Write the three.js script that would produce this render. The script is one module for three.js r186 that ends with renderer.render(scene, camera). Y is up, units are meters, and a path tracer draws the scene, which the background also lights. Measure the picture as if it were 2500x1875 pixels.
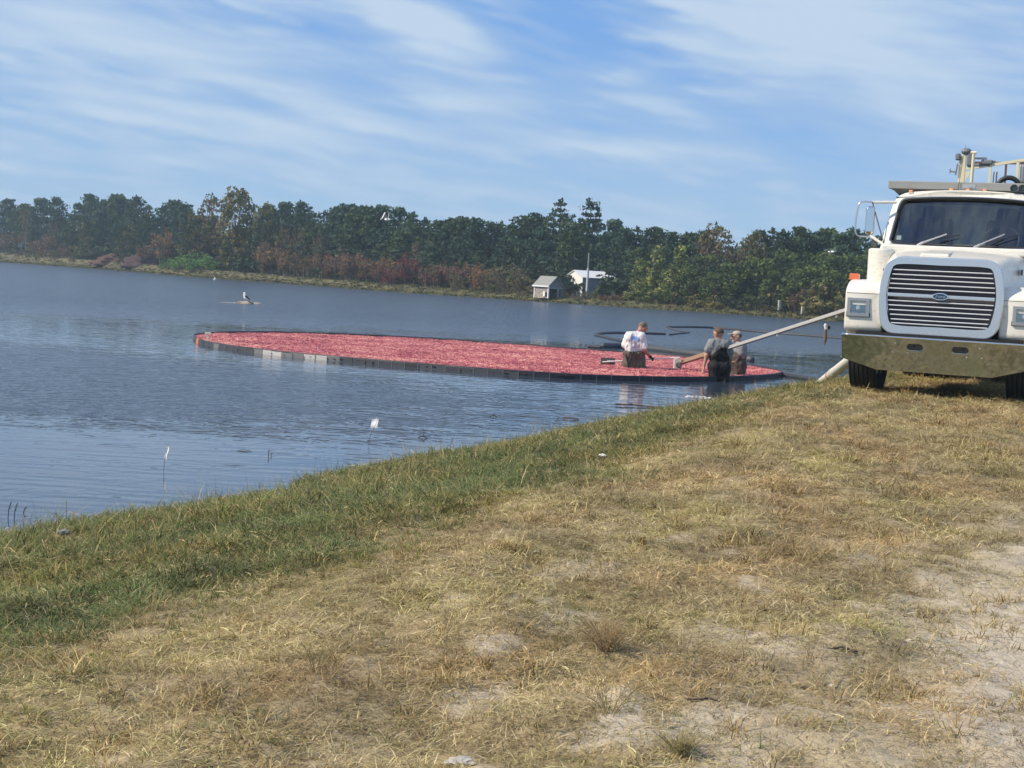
import * as THREE from 'three';
import { mergeGeometries, toCreasedNormals } from 'three/addons/utils/BufferGeometryUtils.js';
import { RoundedBoxGeometry } from 'three/addons/geometries/RoundedBoxGeometry.js';
import { MarchingCubes } from 'three/addons/objects/MarchingCubes.js';
import { createNoise2D, createNoise3D, createNoise4D } from 'simplex-noise';

// ---------------------------------------------------------------- camera, sky, sun, exposure
const scene = new THREE.Scene();
const EYE = 2.1;                                       // metres above the water
const camera = new THREE.PerspectiveCamera(29.19, 4 / 3, 0.1, 3000);
camera.position.set(0, EYE, 0);
camera.rotation.order = 'YXZ';
camera.rotation.set(THREE.MathUtils.degToRad(-4.04), 0, THREE.MathUtils.degToRad(3.06));
camera.updateMatrixWorld(true);
const renderer = new THREE.WebGLRenderer({ antialias: true });
renderer.setSize(1024, 768);
renderer.toneMapping = THREE.LinearToneMapping;
renderer.toneMappingExposure = 1.1;
renderer.shadowMap.enabled = true;
const SUN = new THREE.Vector3(-0.92, 0.80, 0.16).normalize();
const sun = new THREE.DirectionalLight(new THREE.Color(1.0, 0.88, 0.71), 4.6);
sun.position.copy(SUN).multiplyScalar(120).add(new THREE.Vector3(0, 0, -60));
sun.target.position.set(0, 0, -60);
sun.castShadow = true; sun.shadow.radius = 1.2;
sun.shadow.mapSize.set(4096, 4096);
Object.assign(sun.shadow.camera, { left: -140, right: 140, top: 140, bottom: -140, near: 1, far: 500 });
scene.add(sun, sun.target);
scene.fog = new THREE.FogExp2(new THREE.Color(0.58, 0.76, 0.9), 0.0005);

function rng(seed) { let a = seed >>> 0; return () => { a = (a + 0x6D2B79F5) | 0; let t = Math.imul(a ^ (a >>> 15), 1 | a); t = (t + Math.imul(t ^ (t >>> 7), 61 | t)) ^ t; return ((t ^ (t >>> 14)) >>> 0) / 4294967296; }; }
const n2 = createNoise2D(rng(11)), n3 = createNoise3D(rng(12)), n4 = createNoise4D(rng(13));
const clamp = (x, a = 0, b = 1) => Math.min(b, Math.max(a, x));
const lerp = (a, b, t) => a + (b - a) * t;
const smooth = (a, b, x) => { const t = clamp((x - a) / (b - a)); return t * t * (3 - 2 * t); };
function fbm2(x, y, oct = 4, gain = 0.5) { let s = 0, a = 1, n = 0; for (let i = 0; i < oct; i++) { s += a * n2(x, y); n += a; a *= gain; x = x * 2.03 + 17.1; y = y * 2.03 - 9.7; } return s / n; }
function fbm3(x, y, z, oct = 4, gain = 0.5) { let s = 0, a = 1, n = 0; for (let i = 0; i < oct; i++) { s += a * n3(x, y, z); n += a; a *= gain; x = x * 2.03 + 7.1; y = y * 2.03 - 9.7; z = z * 2.03 + 3.3; } return s / n; }
const lin = (r, g, b) => new THREE.Color().setRGB(r / 255, g / 255, b / 255, THREE.SRGBColorSpace);

{ // the sky: air and thin streaked cloud
  const W = 4096, H = 2048, data = new Float32Array(W * H * 4);
  const c3 = (r, g, b) => { const c = lin(r, g, b); return [c.r, c.g, c.b]; };
  const stops = [[0, c3(164, 198, 222)], [2.5, c3(154, 191, 224)], [5.5, c3(138, 179, 224)], [9.5, c3(122, 166, 222)], [14, c3(120, 166, 220)], [22, c3(112, 156, 214)], [36, c3(80, 124, 204)], [60, c3(60, 102, 188)], [90, c3(55, 95, 180)]];
  const white = c3(204, 221, 236), veil = c3(170, 193, 220);
  // streaks seen in the air: azimuth and height in degrees, half length, half thickness, slope, strength
  const px = (x, y) => { const u = x - 1250, v = 683 - y; return [(u - 0.0535 * v) / 62.8, (v + 0.0535 * u) / 62.8]; };
  const S = [
    [...px(960, 62), 3.2, 0.62, -0.36, 0.75], [...px(1120, 95), 2.2, 0.5, -0.3, 0.6], [...px(1520, 366), 3.9, 0.27, 0.03, 0.55], [...px(1480, 190), 2.6, 0.32, 0.08, 0.5],
    [...px(1500, 262), 3.4, 0.42, -0.04, 0.45], [...px(1130, 260), 1.9, 0.5, -0.2, 0.3], [...px(150, 92), 4.4, 0.6, -0.06, 0.4], [...px(120, 130), 3.0, 0.3, -0.1, 0.35],
    [...px(470, 170), 2.3, 0.6, -0.05, 0.35], [...px(40, 172), 0.9, 0.2, -0.2, 0.6], [...px(900, 318), 2.4, 0.22, -0.13, 0.5], [...px(330, 306), 3.0, 0.22, -0.14, 0.4],
    [...px(600, 300), 3.4, 0.2, -0.1, 0.35], [...px(650, 240), 3.0, 0.24, -0.16, 0.4], [...px(520, 12), 1.2, 0.2, -0.4, 0.6], [...px(700, 350), 4.2, 0.34, -0.12, 0.3],
    [...px(1750, 70), 4.8, 1.5, -0.35, 0.3], [...px(1900, 100), 1.2, 0.5, -0.1, 0.45], [...px(1600, 115), 1.5, 0.35, -0.05, 0.42], [...px(2200, 200), 7.0, 2.6, -0.4, 0.3],
    [...px(1380, 60), 2.8, 0.8, -0.5, -0.6], [...px(1300, 170), 2.2, 0.7, -0.4, -0.45], [...px(1830, 330), 4.2, 0.5, -0.5, -0.4], [...px(1560, 40), 2.2, 0.7, -0.4, -0.4], [...px(1150, 40), 2.6, 0.35, -0.35, -0.35],
    [...px(1980, 470), 4.0, 0.35, -0.1, 0.22], [...px(2050, 120), 1.6, 1.0, -0.5, 0.2],
  ];
  for (let j = 0; j < H; j++) {
    const e = ((j + 0.5) / H - 0.5) * 180;
    let k = 0; const ee = Math.max(0, e);
    while (k < stops.length - 2 && stops[k + 1][0] < ee) k++;
    const t = clamp((ee - stops[k][0]) / (stops[k + 1][0] - stops[k][0]));
    const base = [0, 1, 2].map((q) => lerp(stops[k][1][q], stops[k + 1][1][q], t));
    for (let i = 0; i < W; i++) {
      const o = (j * W + i) * 4;
      let r = base[0], g = base[1], b = base[2];
      if (e > -0.5) {
        const az = ((i + 0.5) / W - 0.5) * 360 + 90;                   // degrees, 0 straight ahead (-z), + to the right
        const a = az > 180 ? az - 360 : az, ar = a * Math.PI / 180;
        const cx = Math.sin(ar), cz = Math.cos(ar);
        const oc = e < 40 ? 5 : 3;
        const w = 0.35 * fbm3(cx * 6, e * 0.25, cz * 6, 2);
        const streak = fbm3(cx * 5.2 + 3, (e + 0.12 * a) * 0.62 + w * 1.2, cz * 5.2, oc);
        const broad = fbm3(cx * 2.2 - 5, e * 0.12 + 0.4 * w, cz * 2.2 + 4, 3);
        const thinS = fbm3(cx * 8 + 20, (e + 0.1 * a) * 1.5 + 1.6 * w, cz * 8, 4);
        const fine = fbm3(cx * 14, (e + 0.16 * a) * 1.5, cz * 14 + 9, 3);
        let c = 0.54 + 0.2 * smooth(9, 14, e) - 0.1 * smooth(24, 40, e) + 0.26 * broad + 0.3 * streak + 0.28 * thinS + 0.26 * fine;
        if (a > -24 && a < 24 && e < 14) {
          const wx = a + 0.9 * streak + 0.5 * fine, wy = e + 0.26 * streak + 0.12 * fine;
          for (const s of S) {
            const dx = wx - s[0], dy = wy - s[1] - dx * s[4], q = (dx / s[2]) ** 2 + (dy / s[3]) ** 2;
            if (q < 6) c += s[5] * Math.exp(-q * (0.75 + 0.5 * (fine + streak)));
          }
        }
        c = clamp(c, 0, 1.15);
        const v = clamp(0.85 * c), wv = clamp(c - 0.5) * 0.7;
        r = lerp(lerp(r, veil[0], v), white[0], wv); g = lerp(lerp(g, veil[1], v), white[1], wv); b = lerp(lerp(b, veil[2], v), white[2], wv);
      }
      data[o] = r; data[o + 1] = g; data[o + 2] = b; data[o + 3] = 1;
    }
  }
  const sky = new THREE.DataTexture(data, W, H, THREE.RGBAFormat, THREE.FloatType);
  sky.mapping = THREE.EquirectangularReflectionMapping; sky.magFilter = THREE.LinearFilter; sky.minFilter = THREE.LinearFilter;
  sky.wrapS = THREE.RepeatWrapping; sky.needsUpdate = true; sky.name = 'sky';
  scene.background = sky; scene.environment = sky;
}

// ---------------------------------------------------------------- helpers
const F = 3600;                                        // photograph's focal length in its own pixels
const V = (x, y, z) => new THREE.Vector3(x, y, z);
function ray(px, py) { return V((px - 1250) / F, -(py - 937.5) / F, -1).applyQuaternion(camera.quaternion); }
function onY(px, py, y = 0) { const d = ray(px, py); return camera.position.clone().addScaledVector(d, (y - EYE) / d.y); }
function at(px, py, depth) { const d = ray(px, py); return camera.position.clone().addScaledVector(d, depth / -d.z); }
const used = {};
function numbered(name) { const n = used[name] = (used[name] ?? -1) + 1; return n ? `${name}_${String(n).padStart(3, '0')}` : name; }
function tag(o, label, category, group) { o.userData.label = label; o.userData.category = category; if (group) o.userData.group = group; else delete o.userData.group; return o; }
function thing(name, label, category, pos = [0, 0, 0], turn = 0, group) {
  const o = new THREE.Group(); o.name = numbered(name); o.position.set(...(pos.isVector3 ? pos.toArray() : pos)); o.rotation.y = turn; scene.add(o);
  return tag(o, label, category, group);
}
function part(name, geo, mat, parent) {
  const g = Array.isArray(geo) ? join(geo) : geo;
  const m = new THREE.Mesh(g, mat); m.name = name; m.castShadow = m.receiveShadow = true; parent.add(m); return m;
}
function join(list) {
  const keep = list.some((g) => g.attributes.color);
  return mergeGeometries(list.map((g) => {
    const q = g.index ? g.toNonIndexed() : g;
    for (const k of Object.keys(q.attributes)) if (!['position', 'normal', 'uv', ...(keep ? ['color'] : [])].includes(k)) q.deleteAttribute(k);
    if (!q.attributes.uv) q.setAttribute('uv', new THREE.BufferAttribute(new Float32Array(q.attributes.position.count * 2), 2));
    if (!q.attributes.normal) q.computeVertexNormals();
    return q;
  }));
}
function struct(name, geo, mat, kind = 'structure') { const m = part(numbered(name), geo, mat, scene); m.userData.kind = kind; return m; }
function copy(src, name, label, group) { const c = src.clone(); c.name = numbered(name); c.userData = { ...src.userData }; scene.add(c); if (label) c.userData.label = label; if (group) c.userData.group = group; return c; }
function box(w, h, d, x = 0, y = 0, z = 0, r = 0) { const g = r ? new RoundedBoxGeometry(w, h, d, 2, Math.min(r, w / 2.01, h / 2.01, d / 2.01)) : new THREE.BoxGeometry(w, h, d); return g.translate(x, y, z); }
function rod(a, b, r, seg = 8, r2 = r) {
  const A = V(...a), B = V(...b), d = B.clone().sub(A), g = new THREE.CylinderGeometry(r2, r, d.length(), seg);
  g.applyQuaternion(new THREE.Quaternion().setFromUnitVectors(V(0, 1, 0), d.clone().normalize()));
  const c = A.add(B).multiplyScalar(0.5); return g.translate(c.x, c.y, c.z);
}
function bar(a, b, w, h) {                              // square bar from a to b, h is its upright size
  const A = V(...a), B = V(...b), d = B.clone().sub(A), L = d.length(); d.normalize();
  const side = V(0, 1, 0).cross(d); if (side.lengthSq() < 1e-6) side.set(1, 0, 0); side.normalize();
  const up = d.clone().cross(side), g = new THREE.BoxGeometry(w, h, L), c = A.add(B).multiplyScalar(0.5);
  return g.applyMatrix4(new THREE.Matrix4().makeBasis(side, up, d)).translate(c.x, c.y, c.z);
}
function tube(pts, r, seg = 40, rad = 8, closed = false) { return new THREE.TubeGeometry(new THREE.CatmullRomCurve3(pts.map((p) => p.isVector3 ? p : V(...p)), closed, 'centripetal'), seg, r, rad, closed); }
const M = (o) => new THREE.MeshStandardMaterial(o);
const P = (o) => new THREE.MeshPhysicalMaterial(o);
function noiseTex(size, fn, srgb = true, rep = null) {   // fn(u, v) -> [r, g, b] 0..255
  const d = new Uint8Array(size * size * 4);
  for (let j = 0; j < size; j++) for (let i = 0; i < size; i++) { const c = fn((i + 0.5) / size, (j + 0.5) / size), o = (j * size + i) * 4; d[o] = clamp(c[0], 0, 255); d[o + 1] = clamp(c[1], 0, 255); d[o + 2] = clamp(c[2], 0, 255); d[o + 3] = 255; }
  const t = new THREE.DataTexture(d, size, size); if (srgb) t.colorSpace = THREE.SRGBColorSpace;
  t.magFilter = THREE.LinearFilter; t.minFilter = THREE.LinearMipmapLinearFilter; t.generateMipmaps = true; t.wrapS = t.wrapT = THREE.RepeatWrapping; if (rep) t.repeat.set(...rep); t.needsUpdate = true; return t;
}
// noise that tiles over 0..1, k cells across
function tile2(u, v, k, seed = 0) { const a = u * 2 * Math.PI, b = v * 2 * Math.PI, r = k / (2 * Math.PI); return n4(Math.cos(a) * r + seed, Math.sin(a) * r, Math.cos(b) * r - seed, Math.sin(b) * r); }

// ---------------------------------------------------------------- the dike, the flooded bog, the far shore
// road axes: u along the dike away from the camera, v across it (the water is at v < -8)
const uvOf = (x, z) => [0.4202 * x - 0.9074 * z, 0.9074 * x + 0.4202 * z];
const xzOf = (u, v) => [0.4202 * u + 0.9074 * v, -0.9074 * u + 0.4202 * v];
const dikeTop = (u) => 0.6 + 0.36 * smooth(0, 17, u);
function dikeH(u, v) {
  const T = dikeTop(u), vv = v + 0.35 * fbm2(u * 0.22, 3.1, 2) + 0.14 * fbm2(u * 0.9, v * 0.5, 2);
  let h;
  const v0 = -3.0 - 0.9 * smooth(12.5, 16.5, u); if (vv > v0) h = T + 0.03 * smooth(-1, 2, v);
  else { const s = (v0 - vv) / (v0 + 7.75); h = s < 1 ? T * (1 - s ** 1.24) : -0.34 * (s - 1) * 4; }
  h += 0.05 * fbm2(u * 0.7, v * 0.9, 3) * smooth(-9, -6.5, v) + 0.022 * fbm2(u * 3.1, v * 3.1, 3);
  // wheel ruts of the track
  h -= 0.05 * Math.exp(-(((v - 0.1) / 0.45) ** 2));
  return Math.max(h, -0.9);
}
function sandAt(u, v) {
  const n = fbm2(u * 0.42 + 2, v * 0.75 + 7, 4);
  let s = smooth(-1.2, -0.25, v + 0.75 * n + 0.25 * smooth(9, 5, u)) * (0.2 + 0.8 * smooth(12, 7, u));
  s = Math.max(s, 0.8 * smooth(0.16, 0.46, fbm2(u * 0.9 + 31, v * 1.5 + 4, 4)) * smooth(-3.5, -2.3, v) * smooth(11, 6, u));
  return clamp(s);
}
const greenAt = (u, v) => smooth(-3.4, -4.5, v + 0.7 * fbm2(u * 0.5 + 40, v * 0.5, 3));
const grainTex = noiseTex(1024, (u, v) => { const g = 0.5 * tile2(u, v, 260) + 0.35 * tile2(u, v, 90, 3) + 0.5 * tile2(u, v, 24, 5); const k = 226 + 30 * g; return [k, k, k]; });
const grainBump = noiseTex(1024, (u, v) => { const g = 0.4 * tile2(u, v, 220, 9) + 0.5 * tile2(u, v, 70, 3) + 0.6 * tile2(u, v, 20, 5); const k = 128 + 70 * g; return [k, k, k]; }, false);
{
  const lines = (list) => { const o = []; for (const [a, b, s] of list) for (let x = a; x < b - 1e-6; x += s) o.push(x); return o; };
  const us = lines([[-30, 2, 1.6], [2, 14, 0.06], [14, 30, 0.11], [30, 60, 0.5], [60, 150, 2]]), vs = lines([[-14, -9.6, 0.3], [-9.6, 3.6, 0.06], [3.6, 60, 2]]);
  const pos = [], col = [], uv = [], idx = [];
  const sand = [0.64, 0.55, 0.41], soil = [0.42, 0.325, 0.175], turf = [0.10, 0.098, 0.04], red = [0.34, 0.19, 0.09];
  for (const u of us) for (const v of vs) {
    const [x, z] = xzOf(u, v); pos.push(x, dikeH(u, v), z); uv.push(x / 1.7, z / 1.7);
    const s = sandAt(u, v), g = greenAt(u, v), n = 0.5 + 0.5 * fbm2(u * 1.8, v * 1.8, 4);
    const rd = 0.5 * smooth(0.2, 0.6, fbm2(u * 0.3 + 9, v * 0.8, 3)) * smooth(-2, 0.5, v) * smooth(9, 14, u);
    for (let q = 0; q < 3; q++) { let c = lerp(soil[q] * (0.75 + 0.5 * n), turf[q] * (0.7 + 0.6 * n), g); c = lerp(c, red[q], rd); c = lerp(c, sand[q] * (0.86 + 0.28 * n), s * (1 - g)); col.push(c); }
  }
  const nv = vs.length;
  for (let i = 0; i < us.length - 1; i++) for (let j = 0; j < nv - 1; j++) { const a = i * nv + j; idx.push(a, a + 1, a + nv, a + 1, a + nv + 1, a + nv); }
  const g = new THREE.BufferGeometry();
  g.setAttribute('position', new THREE.Float32BufferAttribute(pos, 3)); g.setAttribute('color', new THREE.Float32BufferAttribute(col, 3)); g.setAttribute('uv', new THREE.Float32BufferAttribute(uv, 2));
  g.setIndex(idx); g.computeVertexNormals();
  tag(struct('ground', g, M({ vertexColors: true, map: grainTex, bumpMap: grainBump, bumpScale: 0.012, roughness: 0.95 })), 'sandy dike top with worn track sloping down to the flooded bog', 'ground');
}

// far shore: x -> z of the waterline
const SHORE = [[-420, -760], [-240, -504], [-111, -318], [-75, -266], [-44, -210], [-26, -186], [-12, -164], [0, -154], [9.6, -144], [19, -137], [28, -128], [60, -104], [150, -60], [260, -20]];
function shoreZ(x) { let k = 0; while (k < SHORE.length - 2 && SHORE[k + 1][0] < x) k++; const [a, b] = [SHORE[k], SHORE[k + 1]]; return lerp(a[1], b[1], (x - a[0]) / (b[0] - a[0])) + 1.1 * fbm2(x * 0.08, 1.7, 3); }
const stripH = (x) => 0.42 + Math.max(0, 20 - x) * 0.0112;
function farH(x, z) { const s = shoreZ(x) - z; if (s < 0) return Math.max(-0.6, s * 0.35); return stripH(x) * smooth(-0.3, 3 + stripH(x) * 2, s) + 0.012 * Math.max(0, s - 9) + 0.14 * fbm2(x * 0.16, z * 0.16, 3) * smooth(1, 6, s); }
{
  const xs = [], ss = [-4, -1.5, -0.5, 0, 0.4, 0.9, 1.5, 2.2, 3, 4, 5.2, 6.6, 8, 10, 12.5, 16, 20, 26, 34, 46, 62, 90, 140, 220, 400, 700];
  for (let x = -420; x < -125; x += 5) xs.push(x); for (let x = -125; x < 60; x += 0.7) xs.push(x); for (let x = 60; x <= 260; x += 5) xs.push(x);
  const pos = [], col = [], uv = [], idx = [];
  for (const x of xs) for (const s of ss) {
    const z = shoreZ(x) - s; pos.push(x, farH(x, z), z); uv.push(x / 3, z / 3);
    const n = 0.5 + 0.5 * fbm2(x * 0.35, z * 0.8, 4), n1 = 0.5 + 0.5 * fbm2(x * 0.06, z * 0.3 + 8, 3);
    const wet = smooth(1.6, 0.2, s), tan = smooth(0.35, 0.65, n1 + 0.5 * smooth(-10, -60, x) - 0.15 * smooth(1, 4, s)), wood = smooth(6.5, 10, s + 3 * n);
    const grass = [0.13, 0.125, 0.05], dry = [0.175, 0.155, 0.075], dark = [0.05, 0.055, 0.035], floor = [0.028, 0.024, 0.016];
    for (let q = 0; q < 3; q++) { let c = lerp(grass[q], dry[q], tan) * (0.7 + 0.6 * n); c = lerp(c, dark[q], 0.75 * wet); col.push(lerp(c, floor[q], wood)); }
  }
  const nv = ss.length;
  for (let i = 0; i < xs.length - 1; i++) for (let j = 0; j < nv - 1; j++) { const a = i * nv + j; idx.push(a, a + nv, a + 1, a + 1, a + nv, a + nv + 1); }
  const g = new THREE.BufferGeometry();
  g.setAttribute('position', new THREE.Float32BufferAttribute(pos, 3)); g.setAttribute('color', new THREE.Float32BufferAttribute(col, 3)); g.setAttribute('uv', new THREE.Float32BufferAttribute(uv, 2));
  g.setIndex(idx); g.computeVertexNormals();
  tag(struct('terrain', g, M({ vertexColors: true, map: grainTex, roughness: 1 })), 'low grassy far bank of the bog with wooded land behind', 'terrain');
}

// the water: small wind waves as relief, ruffled in patches and calm between them
const AX0 = -30, AX1 = 16, AZ0 = -77, AZ1 = -7;         // the stretch whose ripples can be told apart
function ruffle(x, z) {
  const w = 0.5 * fbm2(x * 0.1, z * 0.16, 3), t = fbm2(x * 0.3 + 50, z * 0.9, 3);
  const dx = (x + 8.6 + 2.2 * w) / 8.6, dz = (z + 25.8 - 0.32 * (x + 8) + 2 * w) / 6.6;
  let m = 0.95 * smooth(1.25, 0.6, Math.hypot(dx, dz) + 0.28 * t);
  m = Math.max(m, smooth(49, 60, -z + 7 * w - 0.12 * x + 3 * t));           // the open water beyond the pool
  return clamp(Math.max(m, 0.03 + 0.06 * smooth(-0.1, 0.5, t)));
}
function wave(x, z) {
  const wx = x + 0.25 * n2(x * 0.9, z * 0.9), wz = z;
  const a = n2(wx * 1.5 + 4, wz * 2.3), b = n2(wx * 3.4 + wz * 0.5, wz * 4.6 + 9), c = n2(wx * 7 - wz, wz * 8.6);
  return 0.55 * (1 - 2 * Math.abs(a)) + 0.32 * (1 - 2 * Math.abs(b)) + 0.13 * c;
}
{
  const NB = 2048, calm = noiseTex(NB, (u, v) => { const x = lerp(AX0, AX1, u), z = lerp(AZ1, AZ0, v), m = ruffle(x, z); const k = 128 + 127 * (0.42 * m * (1 + 1.3 * smooth(52, 74, -z)) * wave(x, z) + 0.02 * n2(x * 0.8, z * 3.2)); return [k, k, k]; }, false);
  const farB = noiseTex(1024, (u, v) => { const k = 128 + 62 * (0.6 * (1 - 2 * Math.abs(tile2(u, v, 34))) + 0.5 * (1 - 2 * Math.abs(tile2(u, v, 80, 4))) + 0.25 * tile2(u, v, 12, 7)); return [k, k, k]; }, false);
  const roughT = noiseTex(512, (u, v) => { const k = 24 + 130 * ruffle(lerp(AX0, AX1, u), lerp(AZ1, AZ0, v)); return [0, k, 0]; }, false);
  calm.wrapS = calm.wrapT = THREE.ClampToEdgeWrapping; roughT.wrapS = roughT.wrapT = THREE.ClampToEdgeWrapping;
  const look = { color: new THREE.Color(0.044, 0.062, 0.092), ior: 1.33, metalness: 0 };
  const near = P({ ...look, roughness: 0.34, roughnessMap: roughT, bumpMap: calm, bumpScale: 0.19 });
  const far = P({ ...look, roughness: 0.2, bumpMap: farB, bumpScale: 0.34 });
  const quad = (x0, x1, z0, z1, uvFn) => { const g = new THREE.BufferGeometry(), p = [x0, 0, z1, x1, 0, z1, x1, 0, z0, x0, 0, z0], uv = []; for (let i = 0; i < 4; i++) uv.push(...uvFn(p[3 * i], p[3 * i + 2])); g.setAttribute('position', new THREE.Float32BufferAttribute(p, 3)); g.setAttribute('uv', new THREE.Float32BufferAttribute(uv, 2)); g.setIndex([0, 1, 2, 0, 2, 3]); g.computeVertexNormals(); return g.toNonIndexed(); };
  const nearG = quad(AX0, AX1, AZ0, AZ1, (x, z) => [(x - AX0) / (AX1 - AX0), (z - AZ1) / (AZ0 - AZ1)]);
  const t = (x, z) => [x / 23, z / 15];
  const rest = mergeGeometries([quad(-900, AX0, AZ0, 40, t), quad(AX0, AX1, AZ1, 40, t), quad(AX1, 400, AZ0, 40, t), quad(-900, 400, -1200, AZ0, t)]);
  const g = mergeGeometries([nearG, rest], true);
  const m = new THREE.Mesh(g, [near, far]); m.name = numbered('water'); m.receiveShadow = true; scene.add(m); m.userData.kind = 'structure';
  tag(m, 'blue wind rippled water of the flooded cranberry bog', 'water');
}

// ---------------------------------------------------------------- trees and shrubs of the far shore
// a crown is many leaf-clump faces set in uneven puffs along real limbs
function foliage(puffs, palette, R, size, density, flat = 1) {
  const pos = [], col = [], uv = [], nor = [];
  const a = V(), b = V(), c = V(), n = V(), t = V(), w = V();
  for (const p of puffs) {
    const cnt = Math.max(6, Math.round(density * p.r * p.r / (size * size))), tone = 0.8 + 0.4 * R(), pc = p.color || palette;
    for (let i = 0; i < cnt; i++) {
      n.set(R() * 2 - 1, R() * 2 - 1, R() * 2 - 1).normalize();
      const rr = p.r * (0.62 + 0.42 * R()), o = V(p.x + n.x * rr, p.y + n.y * rr * (p.f ?? flat), p.z + n.z * rr);
      t.set(R() - 0.5, R() - 0.5, R() - 0.5); n.addScaledVector(t, 1.5).normalize();
      t.set(R() - 0.5, R() - 0.5, R() - 0.5).cross(n).normalize(); w.copy(n).cross(t);
      const s = size * (0.55 + 0.8 * R()), q = pc[Math.floor(R() * pc.length)], k = tone * (0.8 + 0.4 * R());
      // a ragged three-sided clump
      a.copy(o).addScaledVector(t, -s * 0.6).addScaledVector(w, -s * 0.35); b.copy(o).addScaledVector(t, s * 0.6).addScaledVector(w, -s * (0.1 + 0.4 * R())); c.copy(o).addScaledVector(w, s * 0.75).addScaledVector(t, s * (R() - 0.5));
      for (const v of [a, b, c]) { pos.push(v.x, v.y, v.z); col.push(q[0] * k, q[1] * k, q[2] * k); nor.push(n.x, n.y, n.z); uv.push(0, 0); }
    }
  }
  const g = new THREE.BufferGeometry();
  g.setAttribute('position', new THREE.Float32BufferAttribute(pos, 3)); g.setAttribute('normal', new THREE.Float32BufferAttribute(nor, 3)); g.setAttribute('uv', new THREE.Float32BufferAttribute(uv, 2)); g.setAttribute('color', new THREE.Float32BufferAttribute(col, 3));
  return g;
}
const leafMat = P({ vertexColors: true, roughness: 0.9, side: THREE.DoubleSide, transmission: 0.3, specularIntensity: 0.3 });
const barkMat = M({ color: new THREE.Color(0.12, 0.085, 0.06), roughness: 0.95 }), paleBark = M({ color: new THREE.Color(0.27, 0.23, 0.19), roughness: 0.95 });
const PINE = [[0.042, 0.08, 0.04], [0.05, 0.092, 0.048], [0.064, 0.108, 0.052], [0.036, 0.07, 0.042]];
const OLIVE = [[0.123, 0.138, 0.043], [0.16, 0.152, 0.051], [0.102, 0.123, 0.043], [0.217, 0.174, 0.058]];
const GOLD = [[0.249, 0.206, 0.065], [0.192, 0.163, 0.058], [0.125, 0.125, 0.051], [0.294, 0.237, 0.087]];
const RUST = [[0.221, 0.129, 0.068], [0.17, 0.107, 0.068], [0.261, 0.145, 0.061], [0.144, 0.099, 0.068]];
const MAROON = [[0.184, 0.086, 0.065], [0.142, 0.086, 0.068], [0.234, 0.086, 0.065], [0.148, 0.11, 0.072]];
const ORANGE = [[0.392, 0.174, 0.065], [0.29, 0.145, 0.065], [0.348, 0.203, 0.072], [0.203, 0.131, 0.058]];
const GREEN = [[0.102, 0.152, 0.043], [0.131, 0.181, 0.051], [0.08, 0.123, 0.043], [0.16, 0.189, 0.058]];
const LIME = [[0.246, 0.293, 0.085], [0.302, 0.33, 0.094], [0.189, 0.246, 0.075], [0.358, 0.339, 0.104]];
const BRIGHT = [[0.12, 0.23, 0.06], [0.15, 0.27, 0.075], [0.10, 0.2, 0.055]];
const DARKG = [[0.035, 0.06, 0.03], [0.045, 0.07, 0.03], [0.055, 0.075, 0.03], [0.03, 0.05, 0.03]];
const BROWN = [[0.189, 0.145, 0.08], [0.145, 0.119, 0.072], [0.232, 0.167, 0.087], [0.123, 0.109, 0.061]];

// all trees are modelled 10 m tall (shrubs 2 m) and scaled
function makePine(seed, tiered) {
  const R = rng(seed), puffs = [], limbs = [rod([0, -0.5, 0], [0, 9.6, 0], 0.17, 7, 0.04)];
  const levels = tiered ? 13 : 9;
  for (let l = 0; l < levels; l++) {
    const t = l / (levels - 1), y = lerp(tiered ? 1.6 : 2.2, 9.3, t ** 0.92) + (R() - 0.5) * 0.4;
    const reach = tiered ? lerp(3.5, 0.6, t ** 0.85) * (0.75 + 0.5 * R()) : 2.6 * Math.sin(Math.PI * lerp(0.28, 0.93, t)) * (0.7 + 0.5 * R());
    const k = tiered ? 5 : 5 + Math.floor(R() * 2), a0 = R() * 6.28;
    for (let i = 0; i < k; i++) {
      const a = a0 + i / k * 6.28 + (R() - 0.5) * 0.6, L = reach * (0.65 + 0.5 * R()), rise = tiered ? 0.12 : 0.3 + 0.25 * R();
      const end = [Math.cos(a) * L, y + L * rise, Math.sin(a) * L];
      limbs.push(rod([0, y, 0], end, 0.05, 4, 0.015));
      const r = (tiered ? 0.7 : 0.88) * (0.6 + 0.6 * R()) * (tiered ? lerp(1.05, 0.7, t) : 1);
      puffs.push({ x: end[0], y: end[1] + 0.1, z: end[2], r, f: tiered ? 0.38 : 0.6 });
      if (L > 1.0) puffs.push({ x: end[0] * 0.55, y: y + L * rise * 0.55 + 0.08, z: end[2] * 0.55, r: r * 1.05, f: tiered ? 0.4 : 0.62 });
    }
  }
  for (let i = 0; i < 3; i++) puffs.push({ x: (R() - 0.5) * 0.5, y: 9.2 + i * 0.28, z: (R() - 0.5) * 0.5, r: 0.55 - 0.13 * i, f: 0.75 });
  const hue = [[1, 1, 1.1], [1.25, 1.12, 0.95], [0.85, 0.9, 1.05], [1.4, 1.2, 0.9], [1.05, 1.05, 1.15]][seed % 5], crown = foliage(puffs, PINE.map((c) => c.map((v, q) => v * hue[q] * 1.08)), R, 0.36, 4.4);
  return { crown, trunk: join(limbs), bark: barkMat };
}
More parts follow.
